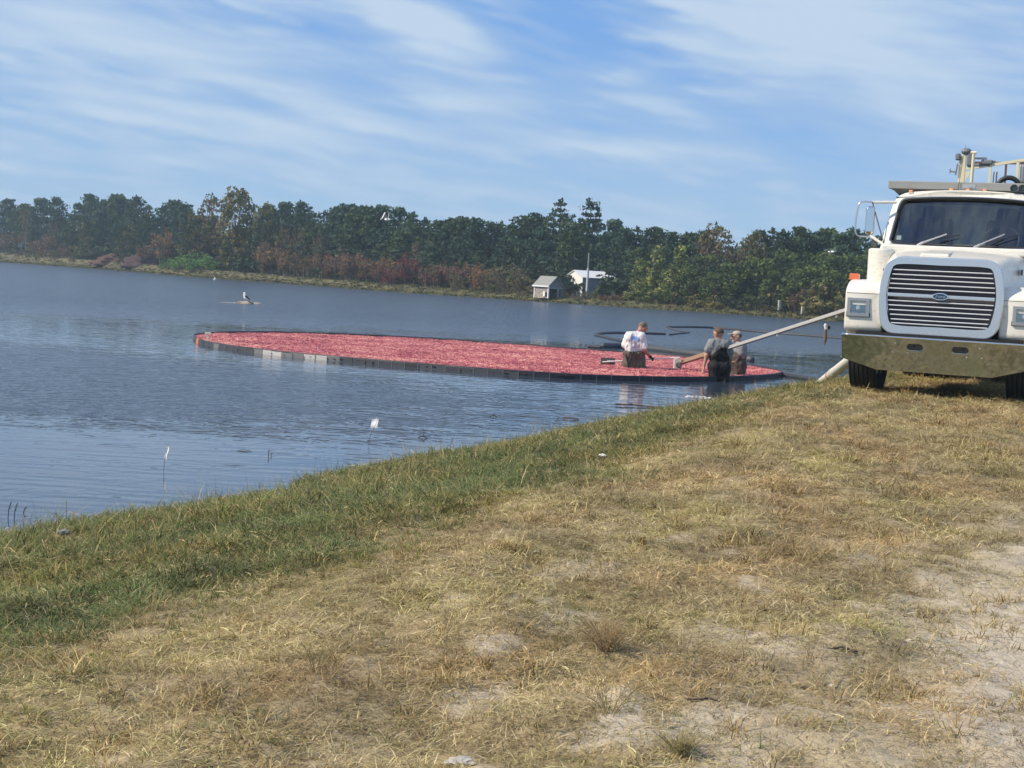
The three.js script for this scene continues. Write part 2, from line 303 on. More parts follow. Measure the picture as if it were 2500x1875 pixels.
function makeBroad(seed, palette, o = {}) {
  const R = rng(seed), puffs = [], limbs = [rod([0, -0.5, 0], [0.1, 5.5, 0], o.trunk ?? 0.2, 7, 0.09)], w = o.w ?? 3.3, low = o.low ?? 2.2, n = o.n ?? 46;
  for (let i = 0; i < n; i++) {
    const t = (i + R()) / n, y = lerp(low, 9.5, t), prof = o.cone ? lerp(1, 0.14, t ** 1.15) : Math.sqrt(Math.max(0.04, 1 - ((t - 0.42) / 0.62) ** 2));
    const a = i * 2.4 + R(), rad = w * prof * (0.45 + 0.5 * R()), r = (o.r ?? 0.95) * (0.6 + 0.6 * R()) * (o.cone ? lerp(1, 0.55, t) : 1);
    const p = { x: Math.cos(a) * rad, y, z: Math.sin(a) * rad, r, f: 0.8 };
    if (o.second && R() < (o.mix ?? 0.4)) p.color = o.second;
    puffs.push(p);
    if (i % 2 === 0) limbs.push(rod([0.05, Math.max(1.2, y * 0.5), 0], [p.x * 0.9, p.y, p.z * 0.9], 0.06, 4, 0.015));
  }
  return { crown: foliage(puffs, palette, R, o.size ?? 0.36, o.density ?? 5.2), trunk: join(limbs), bark: o.bark ?? barkMat };
}
function makeShrub(seed, palette, o = {}) {             // 2 m tall, about 2.4 m wide
  const R = rng(seed), puffs = [], limbs = [], n = o.n ?? 17;
  for (let i = 0; i < n; i++) {
    const a = R() * 6.28, rad = (o.w ?? 1.15) * Math.sqrt(R()), y = lerp(0.3, 1.72, R()) * (1 - 0.35 * (rad / 1.2) ** 2), r = 0.36 * (0.65 + 0.7 * R());
    const p = { x: Math.cos(a) * rad, y, z: Math.sin(a) * rad, r, f: 0.85 };
    if (o.second && R() < (o.mix ?? 0.35)) p.color = o.second;
    puffs.push(p); limbs.push(rod([p.x * 0.25, -0.2, p.z * 0.25], [p.x, p.y, p.z], 0.022, 3, 0.008));
  }
  return { crown: foliage(puffs, palette, R, 0.17, o.density ?? 3.6), trunk: join(limbs), bark: barkMat };
}
function makeTwiggy(seed, palette, o = {}) {            // 4 m tall half bare thicket tree: many thin stems, thin leaf at the ends
  const R = rng(seed), puffs = [], limbs = [];
  for (let i = 0; i < (o.stems ?? 20); i++) {
    const a = R() * 6.28, rad = 1.5 * Math.sqrt(R()), h = lerp(2.2, 3.9, R()) * (1 - 0.2 * (rad / 1.5) ** 2), x = Math.cos(a) * rad, z = Math.sin(a) * rad;
    limbs.push(rod([x * 0.45, -0.3, z * 0.45], [x * 0.8, h * 0.6, z * 0.8], 0.035, 4, 0.02));
    for (let k = 0; k < 4; k++) {
      const ex = x + (R() - 0.5) * 1.3, ez = z + (R() - 0.5) * 1.3, ey = h * (0.72 + 0.32 * R());
      limbs.push(rod([x * 0.8, h * (0.45 + 0.1 * k), z * 0.8], [ex, ey, ez], 0.018, 3, 0.007));
      const p = { x: ex, y: ey - 0.1, z: ez, r: 0.34 * (0.6 + 0.7 * R()), f: 0.9 };
      if (o.second && R() < 0.3) p.color = o.second;
      puffs.push(p);
      if (R() < 0.5) puffs.push({ ...p, y: ey * (0.35 + 0.4 * R()), x: x + (R() - 0.5) * 0.9, z: z + (R() - 0.5) * 0.9 });
    }
  }
  return { crown: foliage(puffs, palette, R, 0.2, o.density ?? 2.4), trunk: join(limbs), bark: o.bark ?? paleBark };
}
const protoOf = new Map();
// plants one: px = where it stands in the picture's columns, beyond = metres behind the waterline, top = picture row of its tip
function plant(kind, name, proto, nominal, px, beyond, top, label, category, group, opt = {}) {
  const d0 = -shoreZ(0); let x = 0, z = -d0;
  for (let k = 0; k < 6; k++) { const p = at(px, 700, -z); x = p.x; z = shoreZ(x) - beyond; }
  const y0 = farH(x, z) - 0.1, tip = at(px, top, -z), hgt = Math.max(0.4, tip.y - y0), s = hgt / nominal;
  let o = protoOf.get(proto);
  if (!o) {
    o = new THREE.Group(); part('crown', proto.crown, leafMat, o); part(kind === 'shrub' ? 'stem' : 'trunk', proto.trunk, proto.bark, o); protoOf.set(proto, o);
    o = protoOf.get(proto);
  }
  const c = o.clone(); c.name = numbered(name); scene.add(c);
  c.position.set(x, y0, z); c.rotation.y = opt.turn ?? (px * 1.37) % 6.28; const w = opt.w ?? 1; c.scale.set(s * w, s, s * w);
  return tag(c, label, category, group);
}
{
  const R = rng(77);
  const pines = [1, 2, 3, 4, 5].map((k) => makePine(100 + k, false)), tiers = [makePine(201, true), makePine(202, true)];
  // the skyline of the pine wood, column and row of the tips
  const sky = [[-120, 492], [0, 486], [45, 498], [85, 486], [122, 484], [155, 520], [182, 496], [208, 476], [240, 488], [275, 476], [300, 490], [325, 483], [352, 500], [388, 503], [415, 490], [440, 500], [650, 502], [690, 497], [728, 497], [762, 520], [790, 514], [820, 506], [850, 500], [885, 505], [930, 506], [965, 510], [1000, 517], [1030, 532], [1068, 540], [1095, 534], [1120, 531], [1155, 536], [1190, 545], [1215, 540], [1245, 545], [1275, 530], [1300, 522], [1395, 545], [1492, 540], [1520, 560], [1548, 553], [1572, 560], [1596, 557], [1635, 568], [1680, 570], [1715, 566], [1845, 566], [1878, 556], [1905, 562], [1945, 557], [1985, 568], [2012, 560], [2050, 572], [2075, 563], [2105, 560], [2150, 570], [2210, 566], [2270, 572], [2340, 566], [2420, 575], [2500, 570], [2600, 578]];
  const skyRow = (px) => { let k = 0; while (k < sky.length - 2 && sky[k + 1][0] < px) k++; return lerp(sky[k][1], sky[k + 1][1], clamp((px - sky[k][0]) / (sky[k + 1][0] - sky[k][0]))); };
  const pineLabel = 'dark green pine in the dense pine wood beyond the bog', pineGroup = 'pines of the wood beyond the bog';
  let i = 0;
  for (const [px, row] of sky) plant('tree', 'pine_tree', [...pines, ...tiers][i++ % 7], 9.9, px, 26 + 10 * R(), row, pineLabel, 'pine tree', pineGroup, { w: 0.85 + 0.3 * R() });
  for (let px = -90; px < 2620; px += 50) plant('tree', 'pine_tree', [...pines, ...tiers][i++ % 7], 9.9, px + 30 * R(), 42 + 10 * R(), skyRow(px) + 20 + 34 * R(), pineLabel, 'pine tree', pineGroup, { w: 0.9 + 0.4 * R() });
  for (let px = -80; px < 2620; px += 58) if (px < 1330 || px > 1500) plant('tree', 'pine_tree', [...pines, ...tiers][i++ % 7], 9.9, px + 36 * R(), 19 + 4 * R(), skyRow(px) + 34 + 44 * R(), pineLabel, 'pine tree', pineGroup, { w: 0.95 + 0.4 * R() });
  const R2 = rng(78); for (let px = -560; px < -120; px += 36) plant('tree', 'pine_tree', [...pines, ...tiers][(px + 560) / 36 % 7], 9.9, px, 24 + 14 * R2(), 470 + 28 * R2(), pineLabel, 'pine tree', pineGroup, { w: 0.95 + 0.3 * R2() });
  plant('tree', 'pine_tree', tiers[0], 10, 1358, 33, 483, 'tall tiered pine rising above the wood, left of the two tallest pines', 'pine tree', null, { w: 0.98 });
  plant('tree', 'pine_tree', tiers[1], 10, 1432, 34, 482, 'tall tiered pine rising above the wood, right of the two tallest pines', 'pine tree', null, { w: 0.85 });

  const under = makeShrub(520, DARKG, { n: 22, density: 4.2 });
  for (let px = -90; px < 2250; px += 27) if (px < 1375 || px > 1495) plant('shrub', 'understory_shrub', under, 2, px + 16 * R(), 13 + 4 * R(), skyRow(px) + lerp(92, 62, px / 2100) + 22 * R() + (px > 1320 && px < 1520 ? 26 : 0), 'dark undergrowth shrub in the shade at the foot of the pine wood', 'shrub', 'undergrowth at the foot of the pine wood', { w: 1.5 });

  // broadleaf trees that stand out of the wood
  const big = makeBroad(301, OLIVE, { w: 3.1, second: GOLD, mix: 0.35, n: 84, low: 1.0, r: 0.9 }), round1 = makeBroad(302, OLIVE, { second: DARKG, mix: 0.5, n: 50, low: 1.0 }), round2 = makeBroad(303, BROWN, { second: OLIVE, mix: 0.4, w: 3.0 }), vine = makeBroad(304, DARKG, { second: OLIVE, mix: 0.55, n: 54, low: 0.6, w: 3.6 });
  const lime = makeBroad(305, LIME, { cone: true, w: 2.5, low: 0.6, n: 58, second: GREEN, mix: 0.35, r: 0.9, size: 0.3 }), lime2 = makeBroad(306, LIME, { cone: true, w: 2.7, low: 0.5, n: 58, second: GREEN, mix: 0.5, r: 0.9, size: 0.3 }), greenB = makeBroad(307, GREEN, { second: DARKG, mix: 0.45, low: 0.5, w: 3.8, n: 56 }), thin = makeBroad(308, BROWN, { density: 1.7, low: 3.0, w: 2.6, bark: paleBark, n: 36 });
  plant('tree', 'autumn_tree', big, 10, 572, 12, 455, 'tall broad tree with yellowing olive leaves, highest crown left of the pool', 'tree', null, { w: 0.78 });
  plant('tree', 'autumn_tree', round2, 10, 512, 15, 474, 'brownish tree leaning against the left side of the tallest yellowing tree', 'tree', null, { w: 0.7 });
  plant('tree', 'autumn_tree', round1, 10, 640, 14, 496, 'dull olive tree beside the right flank of the tallest yellowing tree', 'tree', null, { w: 0.75 });
  plant('tree', 'autumn_tree', round1, 10, 470, 11, 515, 'dark olive bushy tree behind the bright green shrub mound', 'tree', null, { w: 0.95, turn: 2 });
  plant('tree', 'autumn_tree', vine, 10, 205, 9, 535, 'dark tree hung with pale olive vines, left one of the vine hung pair', 'tree', null, { w: 0.95 });
  plant('tree', 'autumn_tree', vine, 10, 300, 9, 545, 'dark tree hung with pale olive vines, right one of the vine hung pair', 'tree', null, { w: 0.9, turn: 3 });
  plant('tree', 'autumn_tree', round2, 10, 1745, 20, 546, 'broad brown topped tree rising over the wood behind the fence posts', 'tree', null, { w: 0.85 });
  plant('tree', 'autumn_tree', round2, 10, 1828, 19, 568, 'rusty brown tree right of the brown topped broad tree', 'tree', null, { w: 0.75, turn: 1 });
  for (const [px, row, w, l] of [[1602, 592, 1.2, 'pale green pointed tree, middle and tallest of the three lime green trees'], [1655, 594, 1.25, 'pale green pointed tree, right of the three lime green trees'], [1560, 628, 1.5, 'pale green bushy tree, left and shortest of the three lime green trees']]) plant('tree', 'lime_tree', px === 1655 ? lime2 : lime, 10, px, 7, row, l, 'tree', 'lime green trees on the far bank', { w });
  plant('tree', 'autumn_tree', thin, 10, 725, 13, 556, 'thin half bare tree with pale trunk right of the tall yellowing tree', 'tree', null, { w: 0.75 });
  plant('tree', 'autumn_tree', thin, 10, 50, 12, 500, 'bare grey tree standing out at the far left wood edge', 'tree', null, { w: 0.55, turn: 1 });
  [[690, 545, 'thin pale trunked tree behind the olive tree right of the tallest yellowing tree'], [770, 570, 'bare pale trunked tree rising behind the maroon thicket'], [120, 540, 'bare thin tree left of the vine hung trees'], [1010, 585, 'thin brown tree rising behind the red thicket trees']].forEach(([px, row, l], k) => plant('tree', 'autumn_tree', thin, 10, px, 11, row, l, 'tree', null, { w: 0.6, turn: k }));
  for (const [px, row, b, w] of [[1720, 620, 9, 1.2], [1785, 640, 8, 1.3], [1850, 625, 10, 1.2], [1915, 610, 10, 1.25], [1985, 612, 10, 1.3], [2050, 618, 9, 1.2], [2110, 620, 9, 1.2], [1690, 655, 7, 1.1], [1745, 665, 6, 1.2], [1890, 660, 6.5, 1.2], [1960, 655, 6, 1.3], [2030, 660, 6, 1.2]])
    plant('tree', 'bushy_tree', greenB, 10, px, b, row, 'dense green bushy tree in the low wood behind the fence posts', 'tree', 'bushy trees behind the fence posts', { w });

  // thickets: half bare reddish and brown small trees
  const maroon = makeTwiggy(401, MAROON, { second: RUST, density: 2.9 }), maroon2 = makeTwiggy(402, MAROON, { second: BROWN, density: 2.7 }), rust = makeTwiggy(403, RUST, { second: BROWN }), orange = makeTwiggy(404, ORANGE, { second: BROWN, density: 2.8 }), brown = makeTwiggy(405, BROWN, { second: OLIVE }), red = makeTwiggy(406, [[0.23, 0.045, 0.05], [0.17, 0.045, 0.045], [0.26, 0.06, 0.05]], { second: MAROON, density: 2.9 });
  const TL = { maroon: ['reddish maroon half bare small tree in the thicket along the far shore', 'maroon thicket trees'], rust: ['rusty brown half bare small tree along the far shore', 'rusty thicket trees'], brown: ['grey brown twiggy small tree along the far shore', 'brown thicket trees'] };
  for (const [px, row, b, k] of [[790, 612, 8, maroon], [830, 600, 8, maroon2], [868, 606, 7, maroon], [905, 618, 7, maroon2], [800, 640, 5.5, maroon2], [850, 640, 5.5, maroon], [1075, 625, 8, maroon2], [1110, 640, 6, maroon], [1045, 640, 7, maroon2], [985, 640, 7, maroon], [930, 640, 6, maroon], [165, 595, 8, maroon]])
    plant('tree', 'thicket_tree', k, 4, px, b, row, TL.maroon[0], 'small tree', TL.maroon[1], { w: 1.15 });
  for (const [px, row, b] of [[15, 555, 9], [75, 580, 8], [140, 600, 7], [110, 560, 9], [700, 600, 8], [670, 575, 10], [745, 615, 7], [1140, 630, 8], [1960, 690, 4], [350, 590, 7]])
    plant('tree', 'thicket_tree', rust, 4, px, b, row, TL.rust[0], 'small tree', TL.rust[1], { w: 1.1 });
  plant('tree', 'thicket_tree', orange, 4, 397, 9, 553, 'rounded orange topped small tree behind the dark mulch pile', 'small tree', null, { w: 0.75 });
  plant('tree', 'thicket_tree', orange, 4, 1165, 5, 645, 'orange leaved small tree near the far shore left of the shed', 'small tree', null, { w: 1 });
  plant('tree', 'thicket_tree', orange, 4, 938, 8, 618, 'orange brown small tree beside the bright red thicket tree', 'small tree', null, { w: 0.7, turn: 2 });
  plant('tree', 'thicket_tree', red, 4, 992, 7, 610, 'bright red leaved small tree, taller one of the two red thicket trees', 'small tree', null, { w: 0.75 });
  plant('tree', 'thicket_tree', red, 4, 955, 4.5, 655, 'bright red leaved low tree, shorter one of the two red thicket trees', 'small tree', null, { w: 1.3, turn: 2 });
  for (const [px, row, b] of [[1205, 645, 7], [1245, 640, 8], [1275, 650, 6], [1225, 670, 5], [1285, 672, 6], [1190, 668, 4.5], [1120, 665, 4.5], [640, 640, 7]])
    plant('tree', 'thicket_tree', brown, 4, px, b, row, TL.brown[0], 'small tree', TL.brown[1], { w: 1.15 });

  // low shrubs along the bank
  const sOlive = makeShrub(501, OLIVE, { second: BROWN }), sBrown = makeShrub(502, BROWN, { second: OLIVE }), sDark = makeShrub(503, DARKG, { second: OLIVE, mix: 0.2 }), sBright = makeShrub(504, BRIGHT, { density: 4.2 }), sGold = makeShrub(505, GOLD, { second: OLIVE }), sRed = makeShrub(506, MAROON, { second: BROWN });
  const low = (list, proto, label, group, w = 1.2) => list.forEach(([px, row, b]) => plant('shrub', 'shrub', proto, 2, px, b, row, label, 'shrub', group, { w }));
  low([[455, 655, 4], [530, 660, 4], [575, 668, 4], [640, 665, 4], [695, 675, 3.5], [740, 678, 3.5], [870, 680, 3.5], [900, 684, 3], [930, 686, 3], [1010, 690, 3.5], [1065, 695, 3.5], [1390, 712, 3.5], [1420, 715, 3.5], [1440, 708, 4], [1700, 728, 3.5], [1760, 735, 3], [1835, 738, 3.5], [1880, 742, 3], [60, 600, 5], [130, 605, 5], [170, 612, 4.5], [1990, 745, 3], [2060, 750, 3]], sOlive, 'olive and tan leaved low shrub on the far bank', 'olive shrubs along the far bank', 1.35);
  low([[600, 668, 3.5], [665, 672, 3.5], [720, 665, 4.5], [1160, 695, 3.5], [1200, 700, 3.5], [1240, 700, 3.5], [1275, 705, 3], [1305, 690, 5], [1120, 690, 3.5], [1365, 700, 4.5], [30, 604, 5], [100, 608, 5], [1480, 722, 4], [1510, 720, 4.5]], sBrown, 'brown twiggy low shrub on the far bank', 'brown shrubs along the far bank', 1.35);
  low([[762, 648, 5]], sDark, 'large rounded dark green shrub left of the maroon thicket', null, 1.1);
  low([[1025, 692, 2.6]], sDark, 'small dark green shrub at the water edge left of the white boat', null, 1.1);
  low([[1200, 690, 2.6]], sDark, 'dark grey green shrub left of the shingled shed', null, 1.2);
  low([[10, 590, 6]], sDark, 'dark low shrub at the far left end of the bank', null, 1.2);
  low([[1870, 705, 3.5], [1830, 715, 3.5], [1935, 715, 3.5], [1795, 715, 4], [1640, 705, 4], [1590, 705, 4]], sDark, 'dark green shrub in front of the bushy trees on the far bank', 'dark shrubs on the far bank', 1.3);
  low([[410, 630, 4], [432, 624, 4.6], [455, 618, 4.5], [485, 614, 5], [500, 622, 4], [432, 636, 3.2], [470, 634, 3.4], [395, 642, 3.2]], sBright, 'bright green leafy shrub in the mound beside the mulch pile', 'bright green shrub mound', 1.5);
  low([[1750, 718, 3], [2020, 690, 4], [2045, 705, 3.5], [1700, 715, 3.5], [85, 610, 4.5]], sGold, 'yellow leaved low shrub on the far bank', 'yellow shrubs along the far bank', 1.3);
  low([[1480, 714, 4], [1500, 712, 4.6]], sRed, 'dark red low shrub in front of the white barn', 'dark red shrubs by the barn', 1.4);
}
{ // short rough grass standing along the far bank
  const R = rng(31), blades = [];
  for (let i = 0; i < 14; i++) { const a = R() * 6.28, r = 0.35 * R(), h = 0.07 + 0.1 * R(), g = new THREE.BufferGeometry(); const x = Math.cos(a) * r, z = Math.sin(a) * r, w = 0.05; g.setAttribute('position', new THREE.Float32BufferAttribute([x - w, 0, z, x + w, 0, z + 0.03, x + (R() - 0.5) * 0.2, h, z + (R() - 0.5) * 0.2], 3)); g.computeVertexNormals(); blades.push(g); }
  const N = 5200, m = new THREE.InstancedMesh(join(blades), M({ color: 0xffffff, roughness: 1, side: THREE.DoubleSide }), N), o = new THREE.Object3D(), c = new THREE.Color();
  m.name = 'far_bank_grass'; m.userData.kind = 'stuff'; tag(m, 'rough tan and green grass along the far bank', 'grass');
  for (let i = 0; i < N; i++) {
    const x = lerp(-115, 42, R()), s = 0.3 + 6.5 * R() * R(), z = shoreZ(x) - s, n = fbm2(x * 0.2, z * 0.4, 2);
    o.position.set(x, farH(x, z) - 0.02, z); o.rotation.y = R() * 6.28; o.scale.setScalar(0.7 + 0.7 * R()); o.updateMatrix(); m.setMatrixAt(i, o.matrix);
    const t = clamp(0.45 + 0.9 * n + 0.5 * (R() - 0.5)); m.setColorAt(i, c.setRGB(lerp(0.11, 0.185, t), lerp(0.12, 0.16, t), lerp(0.045, 0.075, t)));
  }
  scene.add(m);
}

// ---------------------------------------------------------------- the pool of floating berries and its booms
const outline = [[-8.6, -39.8], [-7.8, -37.6], [-5.9, -35.3], [-4.4, -34.3], [-2.9, -33.6], [-1.4, -32.9], [-0.3, -32.5], [0.9, -32.3], [2.0, -32.4], [3.8, -33.3], [5.1, -34.6], [6.3, -36.3], [7.0, -38.3], [6.9, -39.8], [6.3, -41.4], [5.5, -43.0], [4.4, -44.3], [3.1, -45.0], [1.8, -45.4], [0.6, -45.9], [-1.4, -46.7], [-3.3, -47.0], [-5.2, -46.7], [-7.2, -45.7], [-8.5, -43.9], [-8.95, -41.6]];
const poolCurve = new THREE.CatmullRomCurve3(outline.map(([x, z]) => V(x, 0, z)), true, 'centripetal');
const poolPts = poolCurve.getSpacedPoints(400);
const inPool = (x, z) => { let c = false; for (let i = 0, j = poolPts.length - 1; i < poolPts.length; j = i++) { const a = poolPts[i], b = poolPts[j]; if ((a.z > z) !== (b.z > z) && x < (b.x - a.x) * (z - a.z) / (b.z - a.z) + a.x) c = !c; } return c; };
const berryY = (x, z) => 0.062 + 0.022 * fbm2(x * 1.1, z * 1.1, 3) + 0.014 * n2(x * 5.5, z * 5.5);
const berryTone = (x, z) => clamp(0.40 + 0.34 * fbm2(x * 0.35 + 3, z * 0.4, 3) + 0.3 * n2(x * 3.4 + 8, z * 2.6) + 0.24 * n2(x * 8, z * 7));
const BERRY = [[0.26, 0.04, 0.055], [0.46, 0.10, 0.12], [0.58, 0.18, 0.18], [0.74, 0.34, 0.27], [0.86, 0.54, 0.40]];
const berryColor = (t) => { const k = clamp(t) * 3.999, i = Math.floor(k), f = k - i; return [0, 1, 2].map((q) => lerp(BERRY[i][q], BERRY[i + 1][q], f)); };
{
  const st = 0.085, pos = [], col = [], idx = [], id = new Map();
  const vert = (i, j) => { const k = i + ',' + j; if (!id.has(k)) { const x = -9.2 + i * st, z = -47.3 + j * st; id.set(k, pos.length / 3); pos.push(x, berryY(x, z) - 0.012, z); col.push(...berryColor(berryTone(x, z) * 0.85)); } return id.get(k); };
  const R = rng(5);
  for (let i = 0; i < 195; i++) for (let j = 0; j < 180; j++) if (inPool(-9.2 + (i + 0.5) * st, -47.3 + (j + 0.5) * st)) { const a = vert(i, j), b = vert(i + 1, j), c = vert(i, j + 1), d = vert(i + 1, j + 1); idx.push(a, c, b, b, c, d); }
  const g = new THREE.BufferGeometry(); g.setAttribute('position', new THREE.Float32BufferAttribute(pos, 3)); g.setAttribute('color', new THREE.Float32BufferAttribute(col, 3)); g.setIndex(idx); g.computeVertexNormals();
  const root = new THREE.Group(); root.name = 'cranberries'; scene.add(root); root.userData.kind = 'stuff'; tag(root, 'dense raft of floating red and pink cranberries inside the oval boom', 'cranberries');
  part('berry_raft', g, M({ vertexColors: true, roughness: 0.6 }), root).userData.kind = 'stuff';
  const N = 150000, m = new THREE.InstancedMesh(new THREE.IcosahedronGeometry(0.0135, 0), M({ color: 0xffffff, roughness: 0.35 }), N), o = new THREE.Object3D(), c = new THREE.Color();
  m.name = 'berry'; m.userData.kind = 'stuff'; m.castShadow = m.receiveShadow = true;
  let k = 0;
  while (k < N) {
    const x = -9.2 + 16.5 * R(), z = -47.3 + 15.3 * R(); if (!inPool(x, z)) continue;
    o.position.set(x, berryY(x, z) + 0.012 * R(), z); o.rotation.set(R() * 6, R() * 6, 0); o.scale.setScalar(0.75 + 0.55 * R()); o.updateMatrix(); m.setMatrixAt(k, o.matrix);
    const q = berryColor(berryTone(x, z) + 0.45 * (R() - 0.5)); m.setColorAt(k, c.setRGB(...q)); k++;
  }
  root.add(m);
}
const boomDark = M({ color: new THREE.Color(0.028, 0.03, 0.038), roughness: 0.5 }), boomGrey = M({ color: new THREE.Color(0.055, 0.06, 0.068), roughness: 0.55 }), boomMid = M({ color: new THREE.Color(0.17, 0.175, 0.175), roughness: 0.6 }), boomPale = M({ color: new THREE.Color(0.5, 0.49, 0.47), roughness: 0.65 }), strapMat = M({ color: new THREE.Color(0.14, 0.145, 0.15), roughness: 0.7 });
{
  const R = rng(8), n = 138, pts = poolCurve.getSpacedPoints(n);
  const root = thing('floating_boom', 'dark oval boom of upright panels holding the floating cranberries together', 'boom');
  const pg = box(1, 0.15, 0.035, 0, 0.03, 0, 0.012), sg = box(0.018, 0.146, 0.048, 0, 0.033, 0);
  for (let i = 0; i < n; i++) {
    const a = pts[i], b = pts[i + 1], mid = a.clone().add(b).multiplyScalar(0.5), L = a.distanceTo(b);
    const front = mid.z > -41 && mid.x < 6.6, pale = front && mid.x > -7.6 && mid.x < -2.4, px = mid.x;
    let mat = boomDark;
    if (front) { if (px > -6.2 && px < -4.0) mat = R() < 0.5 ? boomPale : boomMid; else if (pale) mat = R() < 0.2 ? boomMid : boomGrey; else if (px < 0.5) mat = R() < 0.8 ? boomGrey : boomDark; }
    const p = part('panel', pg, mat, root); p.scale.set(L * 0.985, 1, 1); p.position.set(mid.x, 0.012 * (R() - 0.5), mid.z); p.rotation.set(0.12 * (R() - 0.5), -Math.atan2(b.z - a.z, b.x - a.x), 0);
    if (front && px > -7.5 && px < 3.6 && R() < 0.7) { const s = part('strap', sg, strapMat, root); s.position.set(a.x, 0, a.z); s.rotation.y = p.rotation.y; }
  }
  part('top_rope', tube(poolCurve.getSpacedPoints(90).slice(0, 90).map((p) => V(p.x, 0.106, p.z)), 0.018, 360, 5, true), boomDark, root);
}
// loose lengths of float line on the open water
function floatLine(label, pts, r, mat, opt = {}) {
  const c = new THREE.CatmullRomCurve3(pts.map(([px, py]) => { const p = onY(px, py, 0.03); return V(p.x, opt.y ?? 0.03, p.z); }), false, 'centripetal'), L = c.getLength(), n = Math.max(1, Math.round(L / (opt.seg ?? 2.4)));
  const root = thing('float_line', label, 'boom', [0, 0, 0], 0, opt.group);
  for (let i = 0; i < n; i++) { const sub = []; for (let k = 0; k <= 6; k++) sub.push(c.getPointAt(clamp((i + 0.02 + 0.96 * k / 6) / n))); const g = tube(sub, r, 12, 8); part('float', [g, new THREE.SphereGeometry(r, 8, 6).translate(...sub[0].toArray()), new THREE.SphereGeometry(r, 8, 6).translate(...sub[6].toArray())], mat, root); }
  part('rope', tube(c.getSpacedPoints(24), r * 0.3, 60, 5), strapMat, root);
  return root;
}
const FL = 'loose float lines on the water behind the pool';
floatLine('long dark float line lying farthest out behind the men', [[1630, 799], [1686, 799], [1743, 801], [1847, 810], [1950, 818], [2062, 827]], 0.085, boomDark, { group: FL });
floatLine('short bent dark float line joining the two long lines behind the men', [[1632, 801], [1660, 808], [1681, 811], [1660, 814], [1634, 817]], 0.05, boomGrey, { group: FL, seg: 1.6 });
floatLine('dark float line running left to a narrow hairpin bend behind the white shirted man', [[1624, 816], [1560, 814], [1500, 813], [1462, 815], [1455, 818], [1470, 822], [1519, 833], [1600, 848], [1680, 860]], 0.07, boomDark, { group: FL });
floatLine('short dark float just above the pool left of the white shirted man', [[1438, 846], [1452, 847], [1466, 848]], 0.06, boomDark, { group: FL, seg: 1.3 });
floatLine('thick grey float line passing close behind the three men', [[1470, 846], [1530, 847], [1600, 854], [1716, 868], [1838, 880]], 0.12, boomGrey, { group: FL, seg: 3.2, y: 0.05 });
floatLine('dark float line from the right tip of the pool to the bank', [[1906, 915], [1940, 920], [1975, 926], [2010, 931]], 0.07, boomDark, { group: FL, seg: 1.2 });
floatLine('dark hose lying on the water beyond the right tip of the pool', [[1900, 905], [1930, 914], [1980, 924], [2010, 928]], 0.055, boomGrey, { group: FL, seg: 1.2 });
{
  const p = onY(494, 838, 0), t = thing('float_marker', 'small orange float with a white topped peg at the left tip of the pool', 'float', [p.x, 0, p.z]);
  part('orange_float', new THREE.CylinderGeometry(0.075, 0.1, 0.16, 14).translate(-0.07, 0.05, 0), M({ color: new THREE.Color(0.62, 0.2, 0.08), roughness: 0.6 }), t);
  part('peg', [box(0.045, 0.3, 0.045, 0.13, 0.1, 0), box(0.16, 0.055, 0.06, 0.14, 0.265, 0, 0.01)], M({ color: new THREE.Color(0.72, 0.7, 0.55), roughness: 0.7 }), t);
}

// ---------------------------------------------------------------- the three men
const cap = (p, a, b, ra, rb) => { const dx = b[0] - a[0], dy = b[1] - a[1], dz = b[2] - a[2], px = p[0] - a[0], py = p[1] - a[1], pz = p[2] - a[2], h = clamp((px * dx + py * dy + pz * dz) / (dx * dx + dy * dy + dz * dz + 1e-9)); return Math.hypot(px - dx * h, py - dy * h, pz - dz * h) - lerp(ra, rb, h); };
function march(fn, lo, hi, cell) {
  const span = Math.max(hi[0] - lo[0], hi[1] - lo[1], hi[2] - lo[2]) + 4 * cell, n = Math.ceil(span / cell), half = n * cell / 2, c = [0, 1, 2].map((k) => (lo[k] + hi[k]) / 2);
  const mc = new MarchingCubes(n, undefined, false, false, 160000); mc.isolation = 0;
  const p = [0, 0, 0];
  for (let k = 0; k < n; k++) for (let j = 0; j < n; j++) for (let i = 0; i < n; i++) {
    p[0] = c[0] + (i - n / 2) * cell; p[1] = c[1] + (j - n / 2) * cell; p[2] = c[2] + (k - n / 2) * cell;
    const out = p[0] < lo[0] - cell || p[0] > hi[0] + cell || p[1] < lo[1] - cell || p[1] > hi[1] + cell || p[2] < lo[2] - cell || p[2] > hi[2] + cell;
    mc.field[i + j * n + k * n * n] = out ? -0.2 : -fn(p);
  }
  mc.update();
  const g = new THREE.BufferGeometry();
  g.setAttribute('position', new THREE.BufferAttribute(mc.positionArray.slice(0, mc.count * 3), 3)); g.setAttribute('normal', new THREE.BufferAttribute(mc.normalArray.slice(0, mc.count * 3), 3));
  g.scale(half, half, half).translate(...c); return g;
}
const smin = (list, k) => (p) => { let s = 0; for (const b of list) { const d = cap(p, b[0], b[1], b[2], b[3]); s += Math.exp(-d / k); } return -k * Math.log(s + 1e-30); };
const skin = M({ color: new THREE.Color(0.46, 0.25, 0.165), roughness: 0.6 }), skinRed = M({ color: new THREE.Color(0.42, 0.21, 0.145), roughness: 0.6 });
